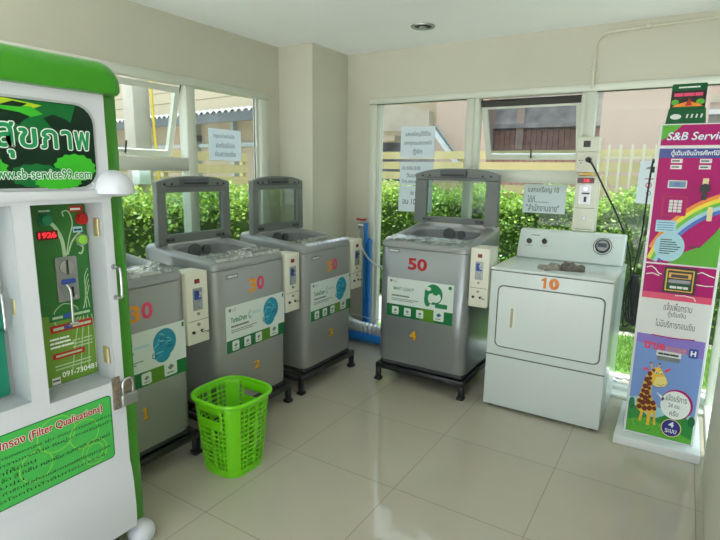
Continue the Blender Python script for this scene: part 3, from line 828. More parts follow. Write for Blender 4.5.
m.flat(rrect(x0, 1.547, x1, 1.592), K, 'kiosk_blue', q); m.text('ตู้เติมเงินโทรศัพท์มือถือ', K, 1.515, 1.552, 1.755, 1.586, 'text_white', q+.0004, .015)
# rainbow
cx, cz = 1.875, .88
def arcpts(a_, b2):
    P = []
    for k in range(41):
        t = PI/2+PI/2*k/40; x = cx+a_*math.cos(t); z = cz+b2*math.sin(t)
        P.append((min(x1, max(x0, x)), max(1.028, z)))
    return P
bands = ['rb_orange', 'rb_yellow', 'rb_green', 'pale_blue', 'rb_blue']; ra, rb = .452, .525
for k, bn in enumerate(bands):
    w_ = .016; t = [(ra-k*w_, rb-k*w_*1.15), (ra-(k+1)*w_, rb-(k+1)*w_*1.15)]
    A_, B_ = [], []
    for j in range(61):
        th = PI/2+PI/2*j/60
        pa = (cx+t[0][0]*math.cos(th), cz+t[0][1]*math.sin(th)); pb = (cx+t[1][0]*math.cos(th), cz+t[1][1]*math.sin(th))
        if x0 <= pa[0] <= x1 and x0 <= pb[0] <= x1 and pa[1] > 1.028 and pb[1] > 1.028: A_.append(pa); B_.append(pb)
    m.band(A_, B_, K, bn, q+.0002*k)
m.flat([(1.56, 1.029), (x1, 1.029), (x1, 1.245), (1.735, 1.19), (1.69, 1.125), (1.62, 1.09)], K, 'kiosk_green', q+.0014)
m.flat(ell(1.556, 1.113, .066, .074, 32), K, 'pale_blue', q+.002)
for k in range(7): m.lines(K, 1.515, 1.515+(.05, .07, .075, .09, .085, .07, .05)[k], 1.145-.0115*k, .005, 'dark_print', q+.0024, .15, k)
m.flat(rrect(1.487, 1.185, 1.576, 1.243), K, 'pale_blue', q+.002)
for k in range(4): m.lines(K, 1.495, 1.565, 1.23-.012*k, .003, 'blue_print', q+.0024, .5, k)
m.lines(K, 1.64, 1.685, 1.118, .005, 'dark_print', q+.002, .2, 4)
for a_, b2 in ((1.518, 1.523), (1.518, 1.494), (1.637, 1.523), (1.636, 1.494)):
    m.flat(rrect(a_, b2, a_+.048, b2+.02), K, 'paper_white', q); m.lines(K, a_+.005, a_+.042, b2+.007, .006, 'dark_print', q+.0004, .1, 3)
m.build('upper_panel', ks)
m = MB(); m.prism(rrect(1.517, 1.402, 1.597, 1.44, .004), K, .005, 'steel_plate'); m.flat(rrect(1.522, 1.407, 1.592, 1.435), K, 'lcd', .0054); m.text('88', K, 1.545, 1.413, 1.568, 1.428, 'blue_print', .0058); m.build('display', ks)
m = MB(); m.prism(rrect(1.505, 1.268, 1.608, 1.362), K, .003, 'red_plastic'); m.prism(rrect(1.508, 1.271, 1.605, 1.359), K, .001, 'magenta', .003)
kp = m.build('keypad', ks)
m = MB()
for i in range(3):
    for j in range(4): m.prism(rrect(1.533+i*.019, 1.285+j*.0155, 1.549+i*.019, 1.298+j*.0155, .002), K, .003, 'paper_white', .004)
m.build('keys', kp)
m = MB(); m.prism(rrect(1.660, 1.405, 1.684, 1.452, .003), K, .006, 'brass'); m.disc(K, 1.672, 1.405, .022, .014, 'black_plastic', .002, 20); m.prism(rrect(1.662, 1.35, 1.682, 1.41, .003), K, .012, 'black_plastic', .002); m.build('coin_slot', ks)
m = MB(); m.prism(rrect(1.695, 1.25, 1.716, 1.318, .003), K, .004, 'brass', .004); m.build('coin_return', ks)
for k in range(4):
    m = MB(); m.disc(K, 1.745, 1.435-.024*k, .010, .005, 'paper_white', .0024, 14); m.build('button', ks)
m = MB(); m.prism(rrect(x0, .842, x1, 1.020), K, .002, 'magenta'); q = .0024
m.flat(rrect(x0, .842, x1, .875), K, 'pink_print', q)
for P in ([(1.47, 1.0), (1.49, 1.008), (1.51, .995), (1.525, .975), (1.54, .97)], [(1.47, .965), (1.50, .972), (1.53, .962)], [(1.69, .99), (1.71, .998), (1.74, .985), (1.763, .978)], [(1.69, .935), (1.73, .932), (1.763, .935)], [(1.61, .868), (1.65, .872), (1.69, .866), (1.70, .85)]): m.stroke(P, .004, K, 'text_white', q+.0004)
m.build('middle_panel', ks)
m = MB(); m.prism(rrect(1.550, .882, 1.690, 1.012, .004), K, .012, 'black_plastic'); m.band(rrect(1.560, .892, 1.680, 1.002)+[(1.560, .892)], rrect(1.566, .898, 1.674, .996)+[(1.566, .898)], K, 'gold', .0125)
m.prism(rrect(1.572, .958, 1.668, .985), K, .002, 'gold', .012); m.flat(rrect(1.582, .962, 1.655, .978), K, 'packet_dark', .0145); m.prism(rrect(1.574, .934, 1.666, .952), K, .004, 'dark_glass', .012)
m.flat(rrect(1.572, .902, 1.668, .928), K, 'packet_green', .0125); m.lines(K, 1.582, 1.66, .906, .012, 'paper_white', .0129, .2, 8); m.build('bill_acceptor', ks)
m = MB(); m.prism(rrect(x0, .650, x1, .842), K, .002, 'paper_white'); q = .0024
m.text('แจ้งเพื่อทราบ', K, 1.568, .788, 1.690, .83, 'ink', q); m.text('ตู้เติมเงิน', K, 1.590, .748, 1.668, .786, 'ink', q); m.text('ไม่มีบริการทอนเงิน', K, 1.540, .698, 1.712, .738, 'ink', q)
m.build('notice_panel', ks)
m = MB(); m.prism(rrect(x0, .095, x1, .650), K, .002, 'sky_print'); q = .0024
m.flat([(x0, .60), (x1, .56), (x1, .650), (x0, .650)], K, 'violet_print', q)
m.stroke([(1.53, .650), (1.62, .645), (1.72, .652)], .006, K, 'magenta', q+.0003)
m.text('true', K, 1.500, .572, 1.598, .618, 'pink_print', q+.0006, .04); m.text('move', K, 1.604, .570, 1.692, .598, 'rb_orange', q+.0006, .0)
m.prism(rrect(1.702, .558, 1.742, .606, .008), K, .0004, 'kiosk_blue', q+.0003); m.text('H', K, 1.710, .568, 1.734, .596, 'text_white', q+.001, .05)
# landscape
m.flat([(x0, .29), (1.50, .30), (1.53, .27), (1.60, .26), (x1, .25), (x1, .10), (x0, .10)], K, 'pale_blue', q+.0003)
m.flat([(x0, .245), (1.49, .25), (1.52, .235), (1.56, .2), (1.60, .2), (1.65, .235), (1.72, .245), (x1, .20), (x1, .096), (x0, .096)], K, 'grass_print', q+.0006)
m.flat([(x0, .16), (1.50, .175), (1.55, .19), (1.62, .175), (x1, .12), (x1, .097), (x0, .097)], K, 'kiosk_green', q+.0009)
for k in range(26):
    rx = random.uniform(x0+.01, x1-.03); rz_ = random.uniform(.105, .165)
    m.flat([(rx, rz_), (rx+.007, rz_), (rx+.012, rz_+.02)], K, random.choice(('grass_print', 'grass_print_light')), q+.0011)
m.flat(ell(1.478, .255, .014, .035, 14), K, 'sticker_green', q+.0009); m.flat(ell(1.755, .22, .016, .03, 14), K, 'sticker_green', q+.0009)
# giraffe
g = q+.0014; dz = .012
def gp(P): return [(x, z+dz) for x, z in P]
m.flat(gp([(1.505, .445), (1.523, .456), (1.542, .448), (1.53, .438)]), K, 'pink_print', g-.0002); m.flat(gp([(1.605, .453), (1.633, .474), (1.639, .468), (1.616, .445)]), K, 'pink_print', g-.0002)
m.stroke(gp([(1.552, .455), (1.545, .485)]), .006, K, 'giraffe_yellow', g-.0002); m.stroke(gp([(1.582, .455), (1.584, .487)]), .006, K, 'giraffe_yellow', g-.0002)
m.flat(ell(1.545, .485+dz, .005, n=8), K, 'giraffe_brown', g); m.flat(ell(1.584, .487+dz, .005, n=8), K, 'giraffe_brown', g)
m.flat(gp([(1.547, .445), (1.532, .417), (1.52, .37), (1.51, .304), (1.499, .263), (1.501, .225), (1.524, .203), (1.518, .152), (1.53, .152), (1.537, .207), (1.555, .208), (1.557, .138), (1.571, .138), (1.573, .204), (1.583, .209), (1.589, .147), (1.6, .147), (1.592, .222), (1.596, .257), (1.57, .288), (1.561, .317), (1.561, .368), (1.585, .359), (1.619, .37), (1.63, .391), (1.622, .413), (1.607, .435), (1.594, .462), (1.568, .466)]), K, 'giraffe_yellow', g)
m.flat(gp([(1.575, .412), (1.591, .418), (1.613, .425), (1.628, .391), (1.617, .372), (1.585, .362), (1.566, .372)]), K, 'giraffe_cream', g+.0003)
r = random.Random(11)
for (px, pz, rr) in [(1.545, .425, .011), (1.55, .40, .009), (1.535, .39, .012), (1.548, .372, .012), (1.532, .352, .012), (1.55, .344, .009), (1.524, .325, .010), (1.543, .318, .013), (1.52, .296, .011), (1.538, .288, .012), (1.557, .298, .009), (1.512, .265, .011), (1.53, .258, .013), (1.552, .268, .013), (1.576, .267, .011), (1.515, .233, .012), (1.54, .229, .012), (1.563, .236, .012), (1.585, .238, .010), (1.56, .447, .008)]:
    m.flat([(px+rr*1.15*r.uniform(.85, 1.1)*math.cos(2*PI*k/6+.3), pz+dz+rr*1.35*r.uniform(.85, 1.1)*math.sin(2*PI*k/6+.3)) for k in range(6)], K, 'giraffe_brown', g+.0004)
for ex in (1.572, 1.594): m.flat(ell(ex, .438+dz, .006, .008, 12), K, 'text_white', g+.0005); m.flat(ell(ex+.001, .436+dz, .003, .005, 8), K, 'black_plastic', g+.0008)
m.stroke(gp([(1.583, .375), (1.6, .37), (1.615, .382)]), .002, K, 'giraffe_brown', g+.0006)
# speech bubble and badge
m.flat(ell(1.681, .296, .072, .082, 32), K, 'magenta', g); m.flat(ell(1.676, .291, .067, .077, 32), K, 'text_white', g+.0003); m.flat([(1.585, .345), (1.618, .30), (1.625, .32)], K, 'text_white', g+.0003)
m.text('เปิดบริการ', K, 1.632, .312, 1.724, .345, 'ink', g+.0006); m.text('24 ชม.', K, 1.646, .276, 1.70, .298, 'ink', g+.0006); m.text('ครับ', K, 1.656, .232, 1.694, .262, 'ink', g+.0006)
m.flat(ell(1.671, .163, .046, .050, 28), K, 'giraffe_cream', g+.0006); m.flat(ell(1.671, .163, .042, .046, 28), K, 'badge_blue', g+.0009)
m.text('4', K, 1.658, .168, 1.682, .198, 'text_white', g+.0013, .04); m.text('ระบบ', K, 1.645, .135, 1.697, .158, 'text_white', g+.0013, .02)
m.build('picture_panel', ks)
m = MB(); m.prism(rrect(1.568, .522, 1.668, .55), K, .004, 'grey_print', .0044); m.prism(rrect(1.562, .545, 1.672, .572, .002), K, .006, 'paper_white', .0044); m.lines(K, 1.57, 1.664, .553, .01, 'dark_print', .011, .1, 3); m.build('receipt_slot', ks)
for z in (1.49, 1.17):
    m = MB(); m.box((KX0-.012, KY+.03, z-.015), (KX0, KY+.07, z+.015), 'black_plastic', .003, 1); m.build('side_hinge', ks)

ks.location = (1.621, 1.72, .053); ks.scale = (1.0233,)*3
# leaflet box on the kiosk
pk = thing('leaflet_stand', (1.555, 1.70, 1.709), 'green printed leaflet box standing on top of the kiosk', 'leaflet box')
PF = Face((0, 1.685, 0), (1, 0, 0), (0, 0, 1))
m = MB(); m.prism([(1.47, 1.709), (1.642, 1.709), (1.635, 1.785), (1.478, 1.785)], PF, .10, 'packet_green', -.10); m.build('tray', pk)
m = MB(); PB = Face((0, 1.69, 1.777), (1, 0, 0), V3((0, .10, 1)).normalized())
m.prism(rrect(1.482, 0, 1.63, .125, .008), PB, .01, 'packet_green', 0); m.build('leaflets', pk)
# second face of the same leaflet: printed picture
m = MB(); F = PB; oo = .0105
m.flat(rrect(1.483, .012, 1.629, .092), F, 'packet_dark', oo); m.flat(ell(1.502, .036, .016, .014, 12), F, 'kiosk_green', oo+.0004); m.flat(ell(1.608, .036, .018, .014, 12), F, 'kiosk_green', oo+.0004); m.flat([(1.49, .014), (1.622, .014), (1.60, .028), (1.56, .04), (1.51, .026)], F, 'rb_orange', oo+.0006); m.flat([(1.545, .018), (1.575, .018), (1.56, .054)], F, 'red_plastic', oo+.0008)
m.lines(F, 1.495, 1.615, .064, .016, 'pink_print', oo+.0006, .15, 3); m.lines(F, 1.51, 1.60, .104, .007, 'text_white', oo, .1, 2)
m.build('cover_picture', pk)
m = MB(); m.flat(ell(1.512, 1.745, .024, .013, 20), PF, 'paper_white', .0006)
for k in range(4): m.flat([(1.555+k*.02, 1.738), (1.562+k*.02, 1.738), (1.566+k*.02, 1.756), (1.559+k*.02, 1.756)], PF, 'paper_white', .0006)
m.build('tray_print', pk); pk.location += V3((.004, .07, .006))

# ------------------------------------------------------------------ paper notices
def notice(F, x0, y0, x1, y1, lines, label, th=.0012):
    m = MB(); m.prism(rrect(x0, y0, x1, y1), F, th, 'paper')
    for t, a, b_, c_, d_ in lines:
        if t is None: m.lines(F, a, c_, b_, d_-b_, 'ink', th+.0005, .2, 3)
        else: m.text(t, F, a, b_, c_, d_, 'ink', th+.0005)
    return tag(m.build('paper_notice'), label, 'notice', 'paper notices on the glass')
NL = Face((XL-.038, 0, 0), (0, 1, 0), (0, 0, 1))
notice(NL, 1.226, 1.515, 1.535, 1.735, [('กรุณาช่วยกันปิด', 1.27, 1.665, 1.47, 1.705, ), ('ฝาเครื่องให้สนิท', 1.29, 1.605, 1.47, 1.645), ('ก่อนสตาร์ทเครื่อง', 1.28, 1.545, 1.48, 1.585)], 'white paper notice with three lines on the left window glass')
NB = Face((0, YB+.039, 0), (1, 0, 0), (0, 0, 1))
notice(NB, -.392, 1.566, -.095, 1.81, [('แลกเหรียญได้ที่ร้าน', -.35, 1.73, -.13, 1.775), ('ราคาถูกแบบสบายหน้า', -.36, 1.66, -.12, 1.705), ('ตู้ซัก', -.28, 1.59, -.2, 1.64)], 'white paper notice hanging highest on the rear window behind washer 4')
notice(NB, -.392, 1.352, -.10, 1.535, [('เปิด 8.00-20.00', -.375, 1.475, -.21, 1.505), ('วันเสาร์', -.33, 1.415, -.2, 1.45), ('โทร.สอบถาม', -.37, 1.37, -.2, 1.4)], 'handwritten white notice behind washer 4, middle sheet of three')
notice(NB, -.395, 1.14, -.097, 1.345, [('ซัก 50 บาท', -.29, 1.275, -.17, 1.31), ('อบ 10 บาท', -.36, 1.2, -.15, 1.245)], 'white notice behind the raised lid of washer 4, lowest sheet of three')
notice(Face((0, YB+.039, 0), (1, 0, 0), (0, 0, 1)), .615, 1.186, .905, 1.388, [('แลกเหรียญ 10', .645, 1.325, .855, 1.372), ('ได้ที่............', .645, 1.26, .79, 1.308), ('"สำนักงานขาย"', .64, 1.2, .865, 1.25)], 'white paper notice about 10 coins on the glass above the dryer')
m = MB(); NR = Face((0, YB+.039, 0), (1, 0, 0), (0, 0, 1)); m.prism([(1.33, 1.285), (1.425, 1.28), (1.425, 1.555), (1.335, 1.55)], NR, .0012, 'paper')
m.flat(ell(1.40, 1.50, .03, .018, 14, 0, PI), NR, 'cloth_grey', .0018); m.band(ell(1.395, 1.40, .018, n=16)+[ell(1.395, 1.40, .018, n=16)[0]], ell(1.395, 1.40, .012, n=16)+[ell(1.395, 1.40, .012, n=16)[0]], NR, 'pink_print', .0018); m.band(ell(1.40, 1.35, .014, n=16)+[ell(1.4, 1.35, .014, n=16)[0]], ell(1.40, 1.35, .010, n=16)+[ell(1.4, 1.35, .01, n=16)[0]], NR, 'grey_print', .0018)
m.stroke([(1.37, 1.44), (1.42, 1.44)], .006, NR, 'red_print', .0018)
tag(m.build('paper_notice'), 'white pictogram sheet on the glass left of the kiosk', 'notice', 'paper notices on the glass')

# ------------------------------------------------------------------ plumbing in the corner
bp = thing('water_pipe', (-.68, 2.36, 0), 'blue water pipe standing at the rear corner with a red handled tap', 'pipe')
m = MB(); m.tube([(-.658, 2.37, .09), (-.658, 2.37, 1.03)], .017, 'pvc_blue', 12); m.tube([(-.623, 2.375, .09), (-.623, 2.375, .9)], .015, 'pvc_blue', 12)
for z in (.35, .87): m.box((-.675, 2.36, z-.012), (-.61, 2.405, z+.012), 'pvc_blue', .003, 1)
m.build('riser', bp)
m = MB(); m.cyl((-.66, 2.37, 1.005), (-.72, 2.35, 1.01), .011, 'chrome', 10); m.cyl((-.69, 2.36, 1.008), (-.69, 2.36, 1.05), .008, 'chrome', 10); m.cyl((-.715, 2.352, 1.01), (-.715, 2.352, .975), .009, 'chrome', 10)
tp = m.build('tap', bp)
m = MB(); m.tube([(-.735, 2.345, 1.062), (-.69, 2.36, 1.054), (-.655, 2.37, 1.058)], .009, 'red_plastic', 10); m.build('tap_handle', tp)
m = MB(); m.tube([(-.66, 2.30, .05), (-.40, 2.30, .05), (-.16, 2.302, .05)], .039, 'pvc_blue', 16); m.tube([(-.86, 2.30, .05), (-.66, 2.30, .05)], .039, 'pvc_blue', 16); m.tube([(-.655, 2.30, .05), (-.655, 2.34, .08), (-.655, 2.37, .12)], .02, 'pvc_blue', 12); m.build('floor_pipe', bp)
m = MB(); P = smooth_path([(-.715, 2.352, .975), (-.70, 2.33, .90), (-.62, 2.28, .80), (-.50, 2.24, .72), (-.36, 2.22, .70), (-.22, 2.20, .72)]); m.tube(P, .007, 'hose_clear', 8)
tag(m.build('supply_hose'), 'thin pale hose hanging from the tap towards washer 4', 'hose')
m = MB(); P = smooth_path([(-.86, 2.21, .33), (-.80, 2.22, .245), (-.72, 2.225, .19), (-.60, 2.23, .165), (-.42, 2.24, .158), (-.28, 2.24, .158), (-.2, 2.24, .158)], 10)
m.tube(P, [.042+(.007 if k % 2 else -.006) for k in range(len(P))], 'hose_silver', 16, False, True)
tag(m.build('exhaust_duct'), 'ribbed silver flexible duct on the floor behind washer 4', 'duct')
m = MB(); m.tube(smooth_path([(-.93, 1.78, .35), (-.75, 1.95, .27), (-.62, 2.1, .30), (-.45, 2.2, .26), (-.2, 2.22, .3)]), .003, 'hose_clear', 6); tag(m.build('wire'), 'thin grey wire strung between washer 3 and washer 4', 'wire')

# ------------------------------------------------------------------ laundry basket
bk = thing('laundry_basket', (-.178, .344, 0), 'bright green plastic lattice laundry basket on the floor before washer 2', 'laundry basket', rz=0.)
NB_, HB = 120, .385
def bring(z):
    u = z/HB; a = .122+.036*u**.9; e = 3.2
    return [(x, y) for x, y in supell(2*a, 2*a, 0, 0, e, NB_)]
lv = [0.0, .02]+[.02+.0165*k+.006*0 for k in range(1, 21)]+[.365, HB]
# each ring row: alternate bar and slot rows; columns alternate too, corners left solid
rows = []
z = .0
zs_ = [0., .028]
while zs_[-1] < .335: zs_.append(zs_[-1]+.009); zs_.append(zs_[-1]+.0155)
zs_ = [q_ for q_ in zs_ if q_ < .345]+[.352, HB]
m = MB(); vs = []; fs = []; n = NB_
rings = [bring(z) for z in zs_]
for z, rg in zip(zs_, rings): vs += [(x, y, z) for x, y in rg]
def solid(col):
    # four corner strips (the basket's corners) stay solid
    t = (col+.5)/n*360
    return min(abs((t-c+180) % 360-180) for c in (45, 135, 225, 315)) < 18.5
for j in range(len(zs_)-1):
    slot_row = 0 < j < len(zs_)-2 and (zs_[j+1]-zs_[j]) > .010
    for k in range(n):
        t = (k+.5)/n*360
        hole = slot_row and not solid(k) and k % 3 != 0
        grip = (.29 < (zs_[j]+zs_[j+1])/2 < .33) and min(abs((t-c+180) % 360-180) for c in (90, 270)) < 14
        near = .26 < (zs_[j]+zs_[j+1])/2 and min(abs((t-c+180) % 360-180) for c in (90, 270)) < 20
        if j and j < len(zs_)-2 and (grip or (hole and not near)): continue
        fs.append((j*n+k, j*n+(k+1) % n, (j+1)*n+(k+1) % n, (j+1)*n+k))
fs.append(tuple(reversed(range(n))))
m.raw(vs, fs, 'basket_green', True)
ob = m.build('basket_body', bk, True); so = ob.modifiers.new('thick', 'SOLIDIFY'); so.thickness = .0035; so.offset = -1
m = MB(); P = [(x, y, HB) for x, y in bring(HB)]; 
P2 = [(x*1.03, y*1.03, HB-.003) for x, y in bring(HB)]
m.tube(P2, .0105, 'basket_green', 10, True); m.build('rim', bk, True)

# ------------------------------------------------------------------ water vending machine
vm = thing('water_vending_machine', (-.35, -.62, 0), 'green and white drinking water vending machine at the left edge', 'vending machine')
XF = -.05; Y0, Y1 = -.98, -.30; YG = -.230; XK = -.37
m = MB(); m.box((XK, -1.03, .10), (-.16, YG, 1.74), 'vend_green', .02, 3); m.box((-.20, Y1+.002, .085), (-.085, YG, 1.72), 'vend_green', .012, 3); m.box((-.20, -1.03, .115), (-.085, Y0-.002, 1.72), 'vend_green', .012, 3); m.build('cabinet', vm)
m = MB(); rings_ = []; rf = .035
def can_ring(x, ins):
    yr, zt_, zb_, rc = -.243-ins, 1.792-ins, 1.690+ins*.2, .074-ins
    P = [(-1.045+ins, zb_), (yr-.012, zb_), (yr, zb_+.012)]+[(yr-rc*(1-math.cos(PI/2*k/10)), zt_-rc+rc*math.sin(PI/2*k/10)) for k in range(11)]+[(-1.045+ins, zt_)]
    return [(x, y, z) for y, z in P]
rings_ = [can_ring(XK-.004, 0)]+[can_ring(-.018-rf*(1-math.sin(PI/2*k/7)), rf*(1-math.cos(PI/2*k/7))) for k in range(8)]
nn = len(rings_[0]); vs = [p for r in rings_ for p in r]; fs = [tuple(reversed(range(nn))), tuple(range((len(rings_)-1)*nn, len(rings_)*nn))]
for j in range(len(rings_)-1):
    for k in range(nn): fs.append((j*nn+k, j*nn+(k+1) % nn, (j+1)*nn+(k+1) % nn, (j+1)*nn+k))
m.raw(vs, fs, 'vend_green', True); m.build('canopy', vm)
# white door with two recesses
m = MB()
R2 = (-.560, -.333, .708, 1.343); R1 = (-.90, -.612, .735, 1.343)
def door_box(y0, y1, z0, z1, x0=-.16): m.box((x0, y0, z0), (XF, y1, z1), 'vend_white')
door_box(Y0, Y1, R2[3], 1.69); door_box(Y0, R1[0], R2[2], R2[3]); door_box(R1[1], R2[0], R2[2], R2[3]); door_box(R2[1], Y1, R2[2], R2[3]); door_box(R1[0], R1[1], R2[2], R1[2])
# lower front, swelling out towards the floor
pr = [(-.05, R2[2]), (-.05, .38), (-.043, .36), (-.035, .30), (-.030, .20), (-.032, .115), (-.16, .115), (-.16, R2[2])]
bm = bmesh.new(); a = [bm.verts.new((x, Y0, z)) for x, z in pr]; b_ = [bm.verts.new((x, Y1, z)) for x, z in pr]
bm.faces.new(a); bm.faces.new(list(reversed(b_)))
for k in range(len(pr)): bm.faces.new((a[k], b_[k], b_[(k+1) % len(pr)], a[(k+1) % len(pr)]))
bmesh.ops.recalc_face_normals(bm, faces=bm.faces); m.bm(bm, 'vend_white', False)
m.box((XF-.004, Y0, 1.355), (XF+.014, Y1, 1.385), 'vend_white', .007, 3)
door = m.build('front_door', vm)
V = Face((XF, 0, 0), (0, 1, 0), (0, 0, 1))
# sign
m = MB(); sy0, sy1, sz0, sz1 = -.93, -.346, 1.394, 1.648
m.prism(rrect(sy0-.008, sz0-.008, sy1+.008, sz1+.008, .062), V, .004, 'vend_recess'); m.prism(rrect(sy0, sz0, sy1, sz1, .058), V, .006, 'sign_dark'); o = .0064
m.flat([(-.93, 1.56), (-.80, 1.50), (-.55, 1.53), (-.43, 1.56), (-.40, 1.645), (-.6, 1.646), (-.93, 1.64)], V, 'sign_mid', o)
m.flat([(-.93, 1.60), (-.72, 1.58), (-.62, 1.585), (-.58, 1.60), (-.50, 1.635), (-.6, 1.646), (-.88, 1.646)], V, 'sign_yellow', o+.0002)
m.flat([(-.66, 1.615), (-.60, 1.632), (-.53, 1.628), (-.50, 1.61), (-.545, 1.595), (-.60, 1.595)], V, 'sign_leaf', o+.0004)
for P in ([(-.66, 1.60), (-.62, 1.615), (-.565, 1.61), (-.535, 1.60), (-.555, 1.588), (-.57, 1.575), (-.60, 1.585), (-.63, 1.58)], [(-.62, 1.625), (-.58, 1.64), (-.54, 1.636), (-.56, 1.625)], [(-.50, 1.60), (-.47, 1.612), (-.43, 1.60), (-.40, 1.575), (-.43, 1.57), (-.455, 1.555), (-.48, 1.575)]): m.flat(P, V, 'sign_dark', o+.0006)
def leaf(cx_, cz_, rx, rz_, col, k0):
    P = []
    for k in range(28):
        a_ = 2*PI*k/28; s_ = 1+(.06 if k % 2 else -.05); P.append((cx_+rx*math.cos(a_)*s_, cz_+rz_*math.sin(a_)*s_))
    m.flat(P, V, col, o+k0)
leaf(-.415, 1.455, .065, .042, 'sign_leaf', .0003); leaf(-.53, 1.43, .08, .034, 'sign_mid', .0004); leaf(-.47, 1.41, .07, .02, 'sign_leaf', .0005); leaf(-.70, 1.45, .09, .04, 'sign_leaf', .0003)
def outlined(t, x0, y0, x1, y1, ro, ri, o_):
    for k in range(10):
        a = 2*PI*k/10; dx, dy = math.cos(a), math.sin(a)
        m.text(t, V, x0+ro*dx, y0+ro*dy, x1+ro*dx, y1+ro*dy, 'text_white', o_+.00002*k)
        if ri: m.text(t, V, x0+ri*dx, y0+ri*dy, x1+ri*dx, y1+ri*dy, 'text_green', o_+.0006+.00002*k)
    m.text(t, V, x0, y0, x1, y1, 'text_green', o_+.0009)
outlined('เพื่อ', -.80, 1.500, -.66, 1.60, .005, .0018, o+.001)
for ch, a_, b_, c_, d_ in (('ส', -.633, 1.512, -.585, 1.580), ('ข', -.572, 1.512, -.525, 1.566), ('ภ', -.512, 1.512, -.465, 1.566), ('า', -.450, 1.512, -.422, 1.566), ('พ', -.410, 1.512, -.364, 1.566)): outlined(ch, a_, b_, c_, d_, .005, .0018, o+.001)
outlined('ุ', -.604, 1.482, -.590, 1.502, .005, .0018, o+.001)
outlined('www.sb-service99.com', -.664, 1.421, -.367, 1.450, .0026, .0006, o+.001)
m.flat(ell(-.362, 1.405, .003, n=8), V, 'text_white', o+.001)
m.build('top_sign', door)
# recess liners
def liner(Rr, name):
    m = MB(); y0, y1, z0, z1 = Rr; xb = -.152; y0 += .001; y1 -= .001; z0 += .001; z1 -= .001
    m.raw([(xb, y0, z0), (xb, y1, z0), (xb, y1, z1), (xb, y0, z1), (XF+.0008, y0, z0), (XF+.0008, y1, z0), (XF+.0008, y1, z1), (XF+.0008, y0, z1)],
          [(0, 1, 2, 3), (0, 4, 5, 1), (1, 5, 6, 2), (2, 6, 7, 3), (3, 7, 4, 0)], 'vend_recess'); return m.build(name, door)
rc2 = liner(R2, 'control_recess'); rc1 = liner(R1, 'dispensing_recess')
# control panel in the recess
P_ = Face((-.150, 0, 0), (0, 1, 0), (0, 0, 1)); m = MB()
m.prism(rrect(-.556, .722, -.337, 1.337, .01), P_, .004, 'panel_green'); o = .0044
m.flat([(-.555, .724), (-.338, .724), (-.338, .93), (-.555, .98)], P_, 'panel_lime', o)
sw = lambda pts, w_: m.stroke([(p.x, p.y) for p in smooth_path([(a, b_, 0) for a, b_ in pts], 6)], None or w_, P_, 'swirl_pale', o+.0005)
sw([(-.42, 1.16), (-.425, 1.22), (-.45, 1.27), (-.485, 1.285)], .012); sw([(-.415, 1.16), (-.40, 1.22), (-.385, 1.27), (-.395, 1.31), (-.415, 1.31), (-.412, 1.295)], .004); sw([(-.41, 1.165), (-.39, 1.21), (-.36, 1.24)], .006); sw([(-.375, 1.20), (-.355, 1.185), (-.362, 1.165), (-.372, 1.168)], .006)
for k in range(4): sw([(-.43+.03*k, .75), (-.40+.02*k, .9), (-.36, 1.0+.02*k), (-.345, 1.05+.02*k)], .003)
sw([(-.47, .98), (-.44, 1.0), (-.40, .985), (-.39, .95), (-.42, .92), (-.46, .92), (-.475, .95), (-.47, .98)], .003)
m.flat(rrect(-.392, 1.308, -.345, 1.328, .003), P_, 'red_plastic', o+.0006); m.lines(P_, -.388, -.35, 1.314, .007, 'text_white', o+.001, .1, 2)
m.flat(rrect(-.495, 1.308, -.45, 1.325, .003), P_, 'sticker_green', o+.0006); m.lines(P_, -.49, -.455, 1.313, .006, 'swirl_pale', o+.001, .1, 5)
m.flat(rrect(-.385, 1.238, -.352, 1.258), P_, 'pale_blue', o+.0006); m.lines(P_, -.382, -.356, 1.244, .006, 'ink', o+.001, .1, 3)
for z, cn in ((.944, 'sticker_green'), (.905, 'red_print')):
    m.flat(rrect(-.49, z, -.343, z+.026, .004), P_, cn, o+.0008); m.flat(ell(-.43, z+.013, .012, .009, 12), P_, 'blue_print', o+.0012); m.lines(P_, -.48, -.445, z+.008, .009, 'swirl_pale', o+.0012, .1, 4); m.lines(P_, -.415, -.35, z+.008, .009, 'swirl_pale', o+.0012, .1, 6)
m.flat(rrect(-.490, .812, -.38, .833, .004), P_, 'red_print', o+.0008); m.lines(P_, -.48, -.39, .819, .007, 'swirl_pale', o+.0012, .1, 7)
for k in range(3): m.lines(P_, -.495, -.43+.01*k, .880-.014*k, .007, 'text_white', o+.0008, .2, k)
for k in range(3): m.lines(P_, -.42, -.35, .862-.012*k, .005, 'swirl_pale', o+.0008, .4, 9+k)
for k in range(2): m.lines(P_, -.485, -.36, .785-.012*k, .005, 'swirl_pale', o+.0008, .2, 3+k)
m.text('091-730481', P_, -.465, .742, -.342, .762, 'text_white', o+.001, .02); m.flat(rrect(-.5, .725, -.472, .75), P_, 'paper_white', o+.001); m.lines(P_, -.498, -.474, .736, .005, 'ink', o+.0014, .1, 1)
cp = m.build('control_panel', rc2)
m = MB(); m.prism(rrect(-.503, 1.222, -.437, 1.252, .003), P_, .003, 'led_panel', .004); m.text('1926', P_, -.498, 1.228, -.442, 1.247, 'red_led', .0076, .03); m.build('price_display', vm).parent = vm
for y, z, cn in ((-.472, 1.288, 'btn_green'), (-.352, 1.284, 'red_plastic'), (-.358, 1.212, 'btn_lime')):
    m = MB(); m.disc(P_, y, z, .021, .006, 'steel_plate' if cn == 'btn_lime' else cn, .004, 24); m.disc(P_, y, z, .017, .014, cn, .004, 24, .004); m.build('push_button', vm)
